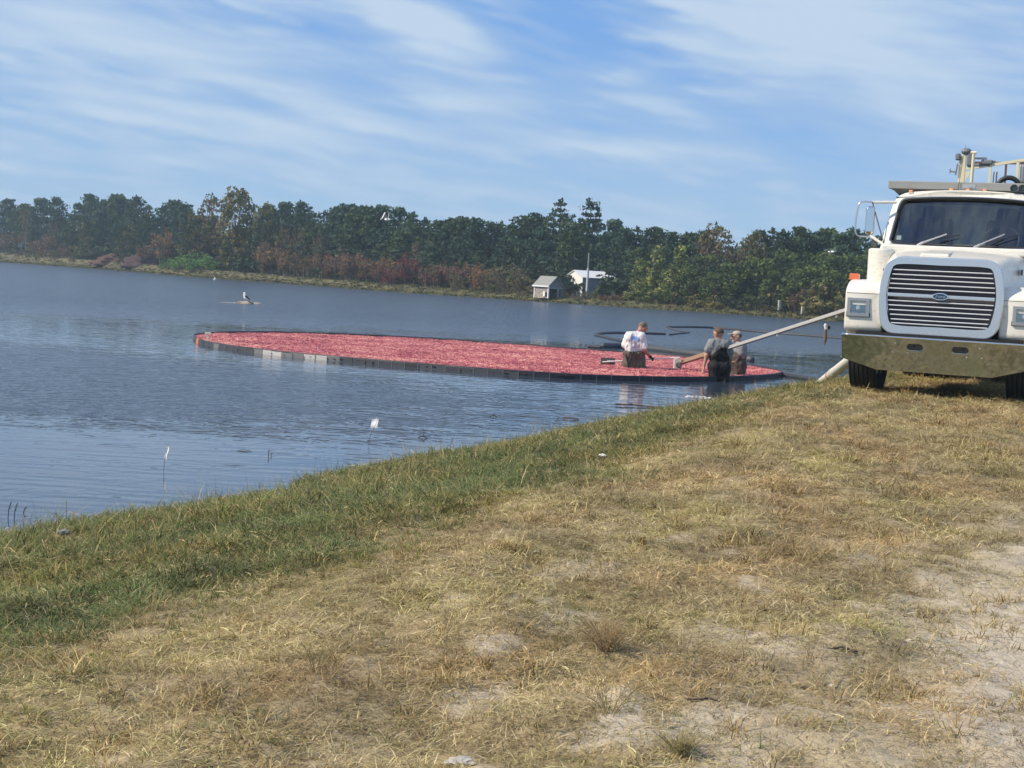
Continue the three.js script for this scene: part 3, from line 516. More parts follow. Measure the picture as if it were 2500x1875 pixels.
// a hand at the end of a forearm: palm, four unequal fingers and a thumb, each a short bent chain
function handBones(w, dir, side, curl, thumbSide) {
  const D = V(...dir).normalize(), S = V(...side).normalize(), N = D.clone().cross(S).normalize(), W = V(...w), at3 = (a, b, c) => W.clone().addScaledVector(D, a).addScaledVector(S, b).addScaledVector(N, c).toArray();
  const B = [[at3(0, 0, 0), at3(0.085, 0.018, 0), 0.027, 0.02], [at3(0, 0, 0), at3(0.085, -0.018, 0), 0.027, 0.02]];
  [[-0.032, 0.068], [-0.011, 0.078], [0.011, 0.074], [0.031, 0.058]].forEach(([s, l]) => { const c1 = Math.sin(curl), c0 = Math.cos(curl); B.push([at3(0.085, s, 0), at3(0.085 + l * 0.55 * c0, s * 1.1, l * 0.55 * c1), 0.011, 0.01], [at3(0.085 + l * 0.55 * c0, s * 1.1, l * 0.55 * c1), at3(0.085 + l * (0.55 * c0 + 0.45 * Math.cos(curl * 2)), s * 1.1, l * (0.55 * c1 + 0.45 * Math.sin(curl * 2))), 0.01, 0.008]); });
  const s = thumbSide; B.push([at3(0.02, 0.024 * s, 0.004), at3(0.055, 0.058 * s, 0.018), 0.014, 0.011], [at3(0.055, 0.058 * s, 0.018), at3(0.085, 0.064 * s, 0.03), 0.011, 0.009]);
  return B;
}
function hand(bones) { const f = smin(bones, 0.004), P3 = bones.flatMap((b) => [b[0], b[1]]), lo = [0, 1, 2].map((k) => Math.min(...P3.map((p) => p[k])) - 0.03), hi = [0, 1, 2].map((k) => Math.max(...P3.map((p) => p[k])) + 0.03); return march(f, lo, hi, 0.005); }
// head bones: c centre of the skull, f the way the face looks, u up
function headBones(c, f, u) {
  const Fv = V(...f).normalize(), U = V(...u).normalize(), S = U.clone().cross(Fv).normalize(); U.copy(Fv).cross(S); const C = V(...c), k = 1.16, q = (a, b, d) => C.clone().addScaledVector(Fv, a * k).addScaledVector(U, b * k).addScaledVector(S, d * k).toArray();
  return { q, bones: [[q(-0.022, 0.03, 0), q(0.018, 0.03, 0), 0.083, 0.078], [q(0.03, -0.055, 0), q(0.055, -0.085, 0), 0.055, 0.036], [q(0.05, 0.02, 0), q(0.055, -0.03, 0), 0.055, 0.05], [q(0.1, -0.005, 0), q(0.12, -0.032, 0), 0.009, 0.014], [q(-0.005, -0.005, 0.078), q(-0.012, -0.035, 0.078), 0.018, 0.013], [q(-0.005, -0.005, -0.078), q(-0.012, -0.035, -0.078), 0.018, 0.013], [q(0.09, 0.022, 0.03), q(0.09, 0.022, -0.03), 0.014, 0.014]].map((b) => [b[0], b[1], b[2] * k, b[3] * k]) };
}
const LO = [-0.75, -0.6, -0.55], HI = [0.75, 1.4, 0.55];
function bodyGeo(bones, cell = 0.0125) { const P3 = bones.flatMap((b) => [b[0], b[1]]), lo = [0, 1, 2].map((k) => Math.min(...P3.map((p) => p[k])) - 0.2), hi = [0, 1, 2].map((k) => Math.max(...P3.map((p) => p[k])) + 0.2); return march(smin(bones, 0.018), lo, hi, cell); }
function cloth(bones, grow, clip, folds = 0.006, k = 0.03, cell = 0.0135) {
  const grown = bones.map((b) => [b[0], b[1], b[2] + grow, b[3] + grow]), f = smin(grown, k), P3 = bones.flatMap((b) => [b[0], b[1]]), lo = [0, 1, 2].map((q) => Math.min(...P3.map((p) => p[q])) - 0.28), hi = [0, 1, 2].map((q) => Math.max(...P3.map((p) => p[q])) + 0.28);
  return march((p) => Math.max(f(p) - folds * (1.4 * n3(p[0] * 6, p[1] * 3.2, p[2] * 6) + 0.8 * n3(p[0] * 13, p[1] * 7, p[2] * 13)), clip(p)), lo, hi, cell);
}
function tint(g, fn) { const p = g.attributes.position, c = []; for (let i = 0; i < p.count; i++) c.push(...fn(p.getX(i), p.getY(i), p.getZ(i))); g.setAttribute('color', new THREE.Float32BufferAttribute(c, 3)); return g; }
const waderOlive = M({ color: new THREE.Color(0.105, 0.083, 0.058), roughness: 0.7 }), waderBlack = P({ color: new THREE.Color(0.018, 0.017, 0.017), roughness: 0.75, specularIntensity: 0.5 }), waderBrown = M({ color: new THREE.Color(0.075, 0.055, 0.042), roughness: 0.65 }), strapDark = M({ color: new THREE.Color(0.035, 0.03, 0.03), roughness: 0.8 });
const hairGrey = M({ color: new THREE.Color(0.16, 0.125, 0.10), roughness: 0.9 }), hairBrown = M({ color: new THREE.Color(0.11, 0.075, 0.05), roughness: 0.9 });
function hairCap(h, grow, back, cell = 0.009) { // cropped hair over the skull, clear of the face
  const b = h.bones[0], f = (p) => cap(p, b[0], b[1], b[2] + grow, b[3] + grow), o = h.q(0, 0, 0), fr = V(...h.q(1, 0, 0)).sub(V(...o)), up = V(...h.q(0, 1, 0)).sub(V(...o));
  return march((p) => { const dx = p[0] - o[0], dy = p[1] - o[1], dz = p[2] - o[2], a = dx * fr.x + dy * fr.y + dz * fr.z, u = dx * up.x + dy * up.y + dz * up.z; return Math.max(f(p) + 0.003 * n3(p[0] * 60, p[1] * 60, p[2] * 60), Math.min(a - back, 0.06 - u), -0.05 - u - 0.4 * Math.min(0, a)); }, o.map((v) => v - 0.16), o.map((v) => v + 0.18), cell);
}
{ // man in the white T-shirt
  const t = thing('person', 'person in white T-shirt with blue back print, bowed over a pole among the berries', 'person', [3.1, 0, -36.8]);
  const hip = [-0.1, 0.42, 0], nk = [-0.05, 0.93, -0.05], shL = [-0.215, 0.865, -0.03], shR = [0.045, 0.855, 0.02], H = headBones([0.09, 1.08, -0.14], [0.75, -0.42, -0.62], [0.3, 0.9, -0.2]);
  const elR = [0.135, 0.53, 0.07], wrR = [0.325, 0.36, -0.06], elL = [-0.31, 0.58, -0.2], wrL = [-0.12, 0.36, -0.36];
  const torso = [[[-0.19, 0.42, 0.0], [-0.04, 0.42, -0.03], 0.12, 0.12], [[-0.2, 0.6, 0], [-0.05, 0.6, -0.03], 0.112, 0.112], [[-0.2, 0.78, 0], [-0.02, 0.78, -0.03], 0.112, 0.112], [shL, shR, 0.075, 0.075]];
  const arms = [[shR, elR, 0.066, 0.05], [elR, wrR, 0.05, 0.031], [shL, elL, 0.066, 0.05], [elL, wrL, 0.05, 0.031]];
  const legs = [[[-0.2, 0.4, 0], [-0.2, -0.1, 0.02], 0.12, 0.09], [[-0.2, -0.1, 0.02], [-0.2, -0.52, 0], 0.085, 0.06], [[0.02, 0.4, -0.02], [0.03, -0.1, -0.02], 0.12, 0.09], [[0.03, -0.1, -0.02], [0.03, -0.52, -0.04], 0.085, 0.06]];
  const body = bodyGeo([...torso, ...arms, ...legs, ...H.bones, [nk, H.q(-0.02, -0.05, 0), 0.062, 0.055]]);
  part('body', body, skinRed, t);
  const shirt = cloth([...torso.slice(0, 4), [shR, [0.115, 0.61, 0.058], 0.072, 0.08], [shL, [-0.3, 0.64, -0.15], 0.075, 0.08], [[-0.2, 0.9, -0.02], nk, 0.06, 0.06]], 0.03, (p) => Math.max(0.47 + 0.02 * Math.sin(p[0] * 14) - p[1], p[1] - 0.985 + 0.1 * Math.abs(p[0] + 0.05)), 0.011);
  tint(shirt, (x, y, z) => { const u = x + 0.12, v = y - 0.74, rr = Math.hypot(u / 1.0, v + 0.06), blue = z > -0.02 && u > -0.1 && u < 0.13 && v > 0.0 && rr > 0.09 && rr < 0.185, gr = z > -0.02 && v < 0.0 && v > -0.17 && (Math.abs(u + 0.06) < 0.028 || Math.abs(u - 0.035) < 0.032) && n2(x * 40, y * 40) > -0.35; return blue ? [0.25, 0.44, 0.74] : gr ? [0.44, 0.44, 0.5] : [0.72, 0.72, 0.71]; });
  part('t_shirt', shirt, M({ vertexColors: true, roughness: 0.9 }), t);
  part('waders', cloth([[[-0.19, 0.42, 0], [-0.06, 0.42, -0.03], 0.12, 0.12], [[-0.21, 0.15, 0.01], [0.03, 0.15, -0.02], 0.13, 0.13], ...legs, [[-0.22, -0.05, 0.02], [0.06, -0.05, 0], 0.15, 0.15]], 0.04, (p) => Math.max(p[1] - 0.5 - 0.02 * Math.sin(p[0] * 9), -0.5 - p[1]), 0.014), waderOlive, t);
  part('strap', [tube([[-0.31, 0.49, 0.1], [-0.3, 0.35, 0.155], [-0.25, 0.18, 0.19], [-0.23, 0.06, 0.2]], 0.022, 16, 6), tube([[-0.12, 0.49, 0.165], [-0.17, 0.36, 0.175], [-0.24, 0.19, 0.195]], 0.019, 16, 6)], strapDark, t);
  part('hair', hairCap(H, 0.008, 0.02), hairGrey, t);
  const g = part('glove', [hand(handBones(wrR, [0.6, -0.45, -0.25], [0.2, 0.3, 0.9], 1.1, 1)).scale(1, 1, 1), rod([0.29, 0.392, -0.035], [0.335, 0.35, -0.07], 0.043, 10, 0.04)], M({ color: new THREE.Color(0.02, 0.02, 0.024), roughness: 0.7 }), t); g.userData.label = 'dark glove on the right hand';
  part('glove', hand(handBones(wrL, [0.5, -0.4, -0.3], [0.2, 0.3, 0.9], 1.1, 1)), M({ color: new THREE.Color(0.02, 0.02, 0.024), roughness: 0.7 }), t);
  // the pole he holds
  const r = thing('berry_paddle', 'long white pole with a dark flat paddle board held by the white shirted person', 'paddle', [3.1, 0, -36.8]);
  const A = [-0.86, 0.16, -0.24], B = [1.06, 0.385, -0.06];
  part('pole', rod(A, B, 0.016, 8), M({ color: new THREE.Color(0.78, 0.77, 0.72), roughness: 0.5 }), r);
  part('paddle_board', box(0.36, 0.17, 0.03, -0.72, 0.185, -0.32, 0.006).rotateZ(-0.0), M({ color: new THREE.Color(0.11, 0.1, 0.1), roughness: 0.7 }), r);
  part('bracket', box(0.16, 0.04, 0.02, -0.66, 0.185, -0.297), M({ color: new THREE.Color(0.7, 0.69, 0.66), roughness: 0.5 }), r);
}
{ // man with his back turned, black chest waders
  const t = thing('person', 'person seen from behind in a grey T-shirt and black chest waders, standing outside the boom', 'person', [4.8, 0, -34.3]);
  const nk = [-0.03, 0.95, 0], shL = [-0.19, 0.885, 0], shR = [0.14, 0.885, 0], H = headBones([-0.065, 1.115, -0.005], [-0.55, -0.08, -0.84], [0, 1, 0]);
  const elL = [-0.315, 0.585, 0.0], wrL = [-0.365, 0.31, 0.03], elR = [0.245, 0.585, -0.03], wrR = [0.26, 0.35, -0.12];
  const torso = [[[-0.1, 0.35, 0], [0.11, 0.35, 0], 0.125, 0.125], [[-0.1, 0.6, 0], [0.07, 0.6, 0], 0.118, 0.118], [[-0.11, 0.8, 0], [0.06, 0.8, 0], 0.12, 0.12], [shL, shR, 0.078, 0.078]];
  const arms = [[shL, elL, 0.064, 0.05], [elL, wrL, 0.05, 0.03], [shR, elR, 0.064, 0.05], [elR, wrR, 0.05, 0.03]], legs = [[[-0.09, 0.3, 0], [-0.115, -0.1, 0], 0.115, 0.085], [[-0.115, -0.1, 0], [-0.115, -0.5, 0], 0.085, 0.065], [[0.11, 0.3, 0], [0.13, -0.1, 0], 0.115, 0.085], [[0.13, -0.1, 0], [0.13, -0.5, 0], 0.085, 0.065]];
  const hb = handBones(wrL, [-0.1, -1, 0.1], [0.2, 0, 1], 0.35, 1), hr = handBones(wrR, [0.02, -0.9, -0.3], [0.3, 0, 1], 0.4, 1);
  part('body', [bodyGeo([...torso, ...arms, ...legs, ...H.bones, [nk, H.q(-0.01, -0.05, 0), 0.062, 0.056]]), hand(hb), hand(hr)], skin, t);
  part('t_shirt', cloth([...torso.slice(1), [shL, [-0.275, 0.72, 0.0], 0.072, 0.076], [shR, [0.215, 0.7, -0.015], 0.072, 0.076], [[-0.1, 0.92, 0], nk, 0.065, 0.06]], 0.026, (p) => Math.max(0.45 - p[1], p[1] - 0.995 + 0.08 * Math.abs(p[0] + 0.03)), 0.009), M({ color: new THREE.Color(0.21, 0.22, 0.225), roughness: 0.9 }), t);
  part('waders', cloth([...torso.slice(0, 3), ...legs], 0.034, (p) => Math.max(p[1] - 0.8 + 0.9 * Math.max(0, Math.abs(p[0] - 0.06) - 0.07), -0.5 - p[1]), 0.009, 0.03), waderBlack, t);
  part('strap', [tube([[0.06, 0.78, 0.155], [0.085, 0.88, 0.13], [0.1, 0.97, 0.05], [0.105, 0.95, -0.06]], 0.021, 18, 6), tube([[0.03, 0.77, 0.16], [-0.08, 0.86, 0.14], [-0.13, 0.97, 0.04], [-0.14, 0.94, -0.06]], 0.012, 18, 6)], strapDark, t);
  part('hair', hairCap(H, 0.008, 0.03), hairBrown, t);
}
{ // man in the cap
  const t = thing('person', 'person in profile with a tan cap and grey beard, brown waders, beside the chute', 'person', [5.5, 0, -36.15]);
  const nk = [0.0, 0.86, 0], shN = [0.045, 0.79, 0.16], shF = [0.04, 0.79, -0.17], H = headBones([-0.06, 1.0, 0.0], [-0.97, -0.05, 0.15], [0, 1, 0]);
  const elN = [0.085, 0.53, 0.2], wrN = [-0.06, 0.42, 0.19], elF = [0.02, 0.53, -0.22], wrF = [-0.16, 0.46, -0.15];
  const torso = [[[0.01, 0.3, 0.07], [0.01, 0.3, -0.07], 0.14, 0.14], [[0.0, 0.52, 0.06], [0.0, 0.52, -0.06], 0.145, 0.145], [[0.01, 0.7, 0.06], [0.01, 0.7, -0.06], 0.13, 0.13], [shN, shF, 0.08, 0.08]];
  const arms = [[shN, elN, 0.062, 0.05], [elN, wrN, 0.048, 0.03], [shF, elF, 0.062, 0.05], [elF, wrF, 0.048, 0.03]], legs = [[[0.02, 0.3, 0.1], [0.02, -0.1, 0.1], 0.12, 0.095], [[0.02, -0.1, 0.1], [0.03, -0.5, 0.1], 0.09, 0.065], [[0.02, 0.3, -0.1], [0.0, -0.1, -0.1], 0.12, 0.095], [[0.0, -0.1, -0.1], [0.01, -0.5, -0.1], 0.09, 0.065]];
  part('body', [bodyGeo([...torso, ...arms, ...legs, ...H.bones, [nk, H.q(-0.02, -0.05, 0), 0.062, 0.056]]), hand(handBones(wrN, [-0.8, -0.5, 0], [0, 0.2, 1], 0.5, -1)), hand(handBones(wrF, [-0.8, -0.4, 0.2], [0, 0.2, 1], 0.5, -1))], skin, t);
  part('t_shirt', cloth([...torso.slice(1), [shN, [0.072, 0.62, 0.19], 0.07, 0.076], [shF, [0.03, 0.63, -0.2], 0.07, 0.076], [[0.02, 0.84, 0], nk, 0.065, 0.06]], 0.026, (p) => Math.max(0.4 - p[1], p[1] - 0.9 + 0.1 * Math.abs(p[2])), 0.009), M({ color: new THREE.Color(0.25, 0.25, 0.255), roughness: 0.9 }), t);
  part('waders', cloth([...torso.slice(0, 2), ...legs, [[0.0, 0.66, 0.04], [0.0, 0.66, -0.04], 0.13, 0.13]], 0.045, (p) => Math.max(p[1] - 0.6 - 0.35 * Math.max(0, -p[0]), -0.5 - p[1]), 0.016, 0.03), waderBrown, t);
  part('strap', tube([[-0.14, 0.66, 0.1], [-0.08, 0.82, 0.12], [0.03, 0.885, 0.11], [0.14, 0.8, 0.1], [0.18, 0.6, 0.08]], 0.018, 24, 6), strapDark, t);
  part('hair', hairCap(H, 0.006, -0.01), hairGrey, t);
  const bd = H.q(0.062, -0.08, 0), bu = H.q(0.03, -0.045, 0.05), bv = H.q(0.03, -0.045, -0.05);
  part('beard', march(smin([[bu, bd, 0.03, 0.038], [bv, bd, 0.03, 0.038]], 0.012), bd.map((v) => v - 0.15), bd.map((v) => v + 0.15), 0.009), M({ color: new THREE.Color(0.5, 0.47, 0.44), roughness: 0.9 }), t);
  part('sunglasses', box(0.016, 0.034, 0.15, 0, 0, 0, 0.006).translate(...H.q(0.108, 0.012, 0)), M({ color: new THREE.Color(0.015, 0.015, 0.018), roughness: 0.2 }), t);
  const c = H.q(-0.005, 0.055, 0), cp = part('cap', [new THREE.SphereGeometry(0.103, 20, 10, 0, 6.283, 0, Math.PI / 2).scale(1.12, 0.85, 1).translate(...c), box(0.13, 0.014, 0.16, 0, 0, 0, 0.006).rotateZ(0.12).translate(c[0] - 0.155, c[1] + 0.0, c[2])], M({ color: new THREE.Color(0.42, 0.37, 0.29), roughness: 0.9, side: THREE.DoubleSide }), t);
}
{ // the loading chute that reaches from the truck to the berries
  const A = at(2290, 688, 25.2), B = V(4.2, 0.17, -37.5), q = (k) => A.clone().lerp(B, k).toArray();
  const t = thing('loading_chute', 'long pale grey chute sloping from the truck down to the berries between the men', 'chute');
  const pale = M({ color: new THREE.Color(0.42, 0.415, 0.40), roughness: 0.6, bumpMap: grainBump, bumpScale: 0.004 }), wood = M({ color: new THREE.Color(0.33, 0.22, 0.15), roughness: 0.9, bumpMap: grainBump, bumpScale: 0.006 });
  part('channel', [bar(q(0), q(0.82), 0.09, 0.03), bar(A.clone().add(V(0, 0.03, 0.045)).toArray(), V(...q(0.82)).add(V(0, 0.03, 0.045)).toArray(), 0.012, 0.062), bar(A.clone().add(V(0, 0.03, -0.045)).toArray(), V(...q(0.82)).add(V(0, 0.03, -0.045)).toArray(), 0.012, 0.062)], pale, t);
  part('wooden_trough', [bar(q(0.815), q(0.985), 0.13, 0.025), bar(V(...q(0.815)).add(V(0, 0.04, 0.065)).toArray(), V(...q(0.985)).add(V(0, 0.04, 0.065)).toArray(), 0.016, 0.115), bar(V(...q(0.815)).add(V(0, 0.04, -0.065)).toArray(), V(...q(0.985)).add(V(0, 0.04, -0.065)).toArray(), 0.016, 0.115)], wood, t);
  for (const k of [0.3, 0.52, 0.74]) { const p = q(k); part('joint_collar', box(0.03, 0.13, 0.135, ...p), pale, t); }
  const s = new THREE.Shape(); s.moveTo(-0.09, -0.14); s.lineTo(-0.03, -0.145); s.quadraticCurveTo(0.1, -0.1, 0.1, 0.0); s.quadraticCurveTo(0.1, 0.11, -0.03, 0.15); s.lineTo(-0.09, 0.14); s.closePath();
  part('foam_end', new THREE.ExtrudeGeometry(s, { depth: 0.09, bevelEnabled: true, bevelSize: 0.012, bevelThickness: 0.012, bevelSegments: 2 }).translate(B.x - 0.02, B.y + 0.0, B.z + 0.02), M({ color: new THREE.Color(0.66, 0.66, 0.6), roughness: 0.8 }), t);
  part('hose_ring', new THREE.TorusGeometry(0.055, 0.016, 8, 20, 4.9).rotateZ(0.9).translate(B.x, B.y, B.z + 0.135), M({ color: new THREE.Color(0.06, 0.075, 0.06), roughness: 0.7 }), t);
  // what hangs from it
  const h = V(...q(0.335)); const hp = thing('hanging_float', 'brown and white float bundle hanging on a cord from the chute', 'float', [h.x, h.y, h.z]);
  part('cord', rod([0, -0.02, 0], [0.0, -0.17, 0], 0.008, 6), strapMat, hp);
  part('white_float', new THREE.CapsuleGeometry(0.034, 0.07, 4, 12).rotateZ(0.25).translate(0, -0.19, 0), M({ color: new THREE.Color(0.7, 0.69, 0.66), roughness: 0.6 }), hp);
  part('dark_flap', box(0.05, 0.075, 0.02, 0.06, -0.2, 0, 0.008).rotateZ(0.02), strapDark, hp);
  part('brown_bundle', [rod([0, -0.24, 0], [0.005, -0.45, 0], 0.034, 10, 0.036), rod([0.005, -0.45, 0], [0.0, -0.56, 0], 0.034, 10, 0.006)], M({ color: new THREE.Color(0.17, 0.12, 0.08), roughness: 0.9 }), hp);
}

// ---------------------------------------------------------------- the truck, in its own axes: x to its left, y up from the ground, z forward from the bumper's face
{
  const paintMap = noiseTex(512, (u, v) => { const n = tile2(u, v, 5) * 0.5 + tile2(u, v, 17, 2) * 0.35 + tile2(u, v, 60, 4) * 0.25, d = Math.max(0, tile2(u, v, 9, 6) - 0.3) * 70 * (0.5 + 0.5 * tile2(u, v, 70, 8)) + Math.max(0, tile2(u, v, 40, 11) - 0.55) * 90; return [244 + 8 * n - d, 243 + 9 * n - d * 1.15, 238 + 11 * n - d * 1.5]; });
  const white = P({ color: new THREE.Color(0.84, 0.82, 0.765), roughness: 0.38, clearcoat: 0.45, clearcoatRoughness: 0.15, map: paintMap });
  const chromeBump = noiseTex(512, (u, v) => { const k = 128 + 90 * (0.7 * tile2(u, v, 4) + 0.4 * tile2(u, v, 9, 3)); return [k, k, k]; }, false);
  const chrome = M({ color: new THREE.Color(0.78, 0.78, 0.77), metalness: 1, roughness: 0.1 });
  const chromeWavy = M({ color: new THREE.Color(0.46, 0.525, 0.55), metalness: 1, roughness: 0.09, bumpMap: chromeBump, bumpScale: 0.024 });
  const silver = M({ color: new THREE.Color(0.74, 0.76, 0.78), metalness: 0.8, roughness: 0.25 });
  const barMat = M({ color: new THREE.Color(0.82, 0.84, 0.86), metalness: 0.35, roughness: 0.3 });
  const black = M({ color: new THREE.Color(0.014, 0.014, 0.016), roughness: 0.55 }), darkMetal = M({ color: new THREE.Color(0.03, 0.029, 0.028), roughness: 0.75 });
  const rubber = M({ color: new THREE.Color(0.022, 0.022, 0.023), roughness: 0.85 }), alu = M({ color: new THREE.Color(0.36, 0.37, 0.37), metalness: 0.25, roughness: 0.55, map: paintMap }), greyDark = M({ color: new THREE.Color(0.13, 0.135, 0.14), roughness: 0.7 });
  const amber = P({ color: new THREE.Color(0.75, 0.17, 0.06), roughness: 0.25, clearcoat: 0.6 }), amberPale = P({ color: new THREE.Color(0.78, 0.36, 0.2), roughness: 0.3 });
  const glass = P({ color: new THREE.Color(0.66, 0.72, 0.72), roughness: 0.02, transmission: 1, thickness: 0, ior: 2.1, side: THREE.DoubleSide }), darkGlass = P({ color: new THREE.Color(0.012, 0.015, 0.018), roughness: 0.05 });
  const T = thing('dump_truck', 'white dump truck with wide chrome bumper and barred grille parked on the dike', 'truck', [4.937, 0.945, -17.358], THREE.MathUtils.degToRad(-24));
  const ext = (shape, depth, bevel = 0.012, seg = 3) => new THREE.ExtrudeGeometry(shape, { depth, bevelEnabled: bevel > 0, bevelSize: bevel, bevelThickness: bevel, bevelSegments: seg, curveSegments: 18 });
  const spl = (pts, closed = true) => { const c = new THREE.CatmullRomCurve3(pts.map(([x, y]) => V(x, y, 0)), closed, 'centripetal'); return c.getPoints(pts.length * 5).map((p) => new THREE.Vector2(p.x, p.y)); };
  const poly = (pts) => new THREE.Shape(pts.map((p) => p.isVector2 ? p : new THREE.Vector2(...p)));

  // bumper: broad chrome face with tapered ends turned back, two slots and bolts
  {
    const s = poly([[-1.08, 0.435], [-0.66, 0.318], [0.66, 0.318], [1.08, 0.435], [1.08, 0.712], [-1.08, 0.712]]);
    for (const x of [-0.222, 0.298]) { const h = new THREE.Path(); h.absarc(x - 0.055, 0.612, 0.042, Math.PI / 2, 1.5 * Math.PI); h.absarc(x + 0.055, 0.612, 0.042, -Math.PI / 2, Math.PI / 2); s.holes.push(h); }
    const g = ext(s, 0.012, 0.006, 2); g.translate(0, 0, -0.012);
    const p = g.attributes.position; // the face leans, its foot set back a little
    for (let i = 0; i < p.count; i++) p.setZ(i, p.getZ(i) + 0.22 * (p.getY(i) - 0.62));
    g.computeVertexNormals();
    const b = part('bumper', g, chromeWavy, T); b.userData.label = 'polished chrome bumper mirroring the grass';
    part('bumper_lip', [tube([[-1.1, 0.713, -0.12], [-1.07, 0.716, 0.005], [0, 0.716, 0.012], [1.07, 0.716, 0.005], [1.1, 0.713, -0.12]], 0.0125, 40, 8), rod([-1.12, 0.435, -0.2], [-1.03, 0.425, -0.06], 0.012, 8)], chrome, b);
    part('bumper_end', box(0.016, 0.29, 0.26, -1.1, 0.57, -0.29, 0.006), chrome, b); part('bumper_end', box(0.016, 0.29, 0.26, 1.1, 0.57, -0.29, 0.006), chrome, b);
    for (const [x, y] of [[-0.447, 0.65], [-0.478, 0.54], [-0.301, 0.54], [0.516, 0.65], [0.374, 0.536], [0.547, 0.538]]) part('bolt', new THREE.SphereGeometry(0.012, 10, 6).scale(1, 1, 0.5).translate(x, y, 0.002 + 0.22 * (y - 0.62)), silver, b);
    part('tow_hook', [box(0.02, 0.025, 0.1, -0.25, 0.625, -0.08), box(0.02, 0.025, 0.1, 0.32, 0.625, -0.08)], darkMetal, b);
    part('crossmember', [box(1.5, 0.3, 0.06, 0, 0.58, -0.2), box(1.9, 0.05, 0.3, 0, 0.735, -0.28)], black, T);
  }
  // grille shell with its bars
  {
    const outer = spl([[-0.705, 1.24], [-0.675, 1.48], [-0.63, 1.6], [-0.53, 1.662], [-0.3, 1.67], [0, 1.672], [0.3, 1.67], [0.53, 1.662], [0.63, 1.6], [0.675, 1.48], [0.705, 1.24], [0.69, 1.0], [0.655, 0.85], [0.57, 0.775], [0.3, 0.766], [0, 0.765], [-0.3, 0.766], [-0.57, 0.775], [-0.655, 0.85], [-0.69, 1.0]]);
    const hw = (y) => y > 1.24 ? lerp(0.632, 0.572, smooth(1.24, 1.62, y)) : lerp(0.565, 0.632, smooth(0.85, 1.24, y));
    const inner = spl([[-0.632, 1.24], [-0.592, 1.5], [-0.56, 1.57], [-0.49, 1.59], [0, 1.592], [0.49, 1.59], [0.56, 1.57], [0.592, 1.5], [0.632, 1.24], [0.6, 0.97], [0.565, 0.885], [0.49, 0.86], [0, 0.858], [-0.49, 0.86], [-0.565, 0.885], [-0.6, 0.97]]);
    const s = poly(outer); s.holes.push(new THREE.Path(inner));
    const G = part('grille', ext(s, 0.06, 0.016, 4).translate(0, 0, -0.27), silver, T);
    part('radiator', box(1.22, 0.74, 0.02, 0, 1.225, -0.285), M({ color: new THREE.Color(0.05, 0.05, 0.068), roughness: 0.9 }), G);
    for (const y of [1.523, 1.467, 1.411, 1.355, 1.299, 1.152, 1.096, 1.041, 0.985, 0.929, 0.883]) part('grille_bar', box(2 * hw(y) - 0.02, 0.0135, 0.03, 0, y, -0.222, 0.005), barMat, G);
    part('centre_bar', box(1.24, 0.044, 0.036, 0, 1.222, -0.214, 0.008), silver, G);
    const em = new THREE.Shape(); em.absellipse(0, 0, 0.092, 0.04, 0, Math.PI * 2);
    part('emblem_rim', ext(em, 0.012, 0.004).translate(0, 1.224, -0.194), chrome, G);
    const cv = document.createElement('canvas'); cv.width = 256; cv.height = 112; const cx = cv.getContext('2d');
    cx.fillStyle = '#22364f'; cx.fillRect(0, 0, 256, 112); cx.fillStyle = '#8496a8'; cx.font = 'italic bold 78px serif'; cx.textAlign = 'center'; cx.textBaseline = 'middle'; cx.fillText('Ford', 128, 56);
    const tx = new THREE.CanvasTexture(cv); tx.colorSpace = THREE.SRGBColorSpace; tx.magFilter = THREE.LinearFilter;
    const f = new THREE.Shape(); f.absellipse(0, 0, 0.082, 0.033, 0, Math.PI * 2); const fg = new THREE.ShapeGeometry(f, 24), uvA = fg.attributes.uv; for (let i = 0; i < uvA.count; i++) uvA.setXY(i, uvA.getX(i) / 0.164 + 0.5, uvA.getY(i) / 0.066 + 0.5);
    part('emblem', fg.translate(0, 1.224, -0.1755), M({ map: tx, roughness: 0.3 }), G);
  }
  // hood: three sections drawn into one skin
  const skinOf = (sections, mat, name, parent = T) => {
    const n = sections[0].length, pos = [], uv = [], idx = [];
    sections.forEach((s, i) => s.forEach(([x, y, z], j) => { pos.push(x, y, z); uv.push(j / 8, z); }));
    for (let i = 0; i < sections.length - 1; i++) for (let j = 0; j < n - 1; j++) { const a = i * n + j; idx.push(a, a + 1, a + n, a + 1, a + n + 1, a + n); }
    const g = new THREE.BufferGeometry(); g.setAttribute('position', new THREE.Float32BufferAttribute(pos, 3)); g.setAttribute('uv', new THREE.Float32BufferAttribute(uv, 2)); g.setIndex(idx); g.computeVertexNormals();
    const m = part(name, g, mat, parent); m.material.side = THREE.DoubleSide; return m;
  };
  {
    const sec = (z, w, wt, top, crown) => { const half = [[w, 0.95], [w, 1.2], [w * 0.995, 1.4], [w * 0.98, top - 0.17], [w * 0.955, top - 0.09], [w * 0.9, top - 0.035], [wt, top - 0.008], [wt * 0.7, top + crown * 0.4], [wt * 0.36, top + crown * 0.8]]; return [...half.map(([x, y]) => [-x, y, z]), [0, top + crown, z], ...half.reverse().map(([x, y]) => [x, y, z])]; };
    const S = []; for (let k = 0; k <= 10; k++) { const t = k / 10, z = lerp(-0.235, -1.42, t); S.push(sec(z, lerp(0.69, 0.885, t ** 1.3), lerp(0.55, 0.74, t), lerp(1.652, 1.79, Math.sin(t * Math.PI / 2) ** 1.0) - 0.012 * (1 - t), 0.016 + 0.02 * t)); }
    const H = skinOf(S, white, 'hood');
    part('hood_scoop', new RoundedBoxGeometry(0.34, 0.05, 0.62, 4, 0.024).rotateX(0.11).translate(-0.14, 1.745, -0.78), white, H);
    part('hood_latch', [box(0.012, 0.09, 0.03, -0.735, 1.49, -0.55), box(0.012, 0.03, 0.1, -0.74, 1.52, -0.56)], black, H);
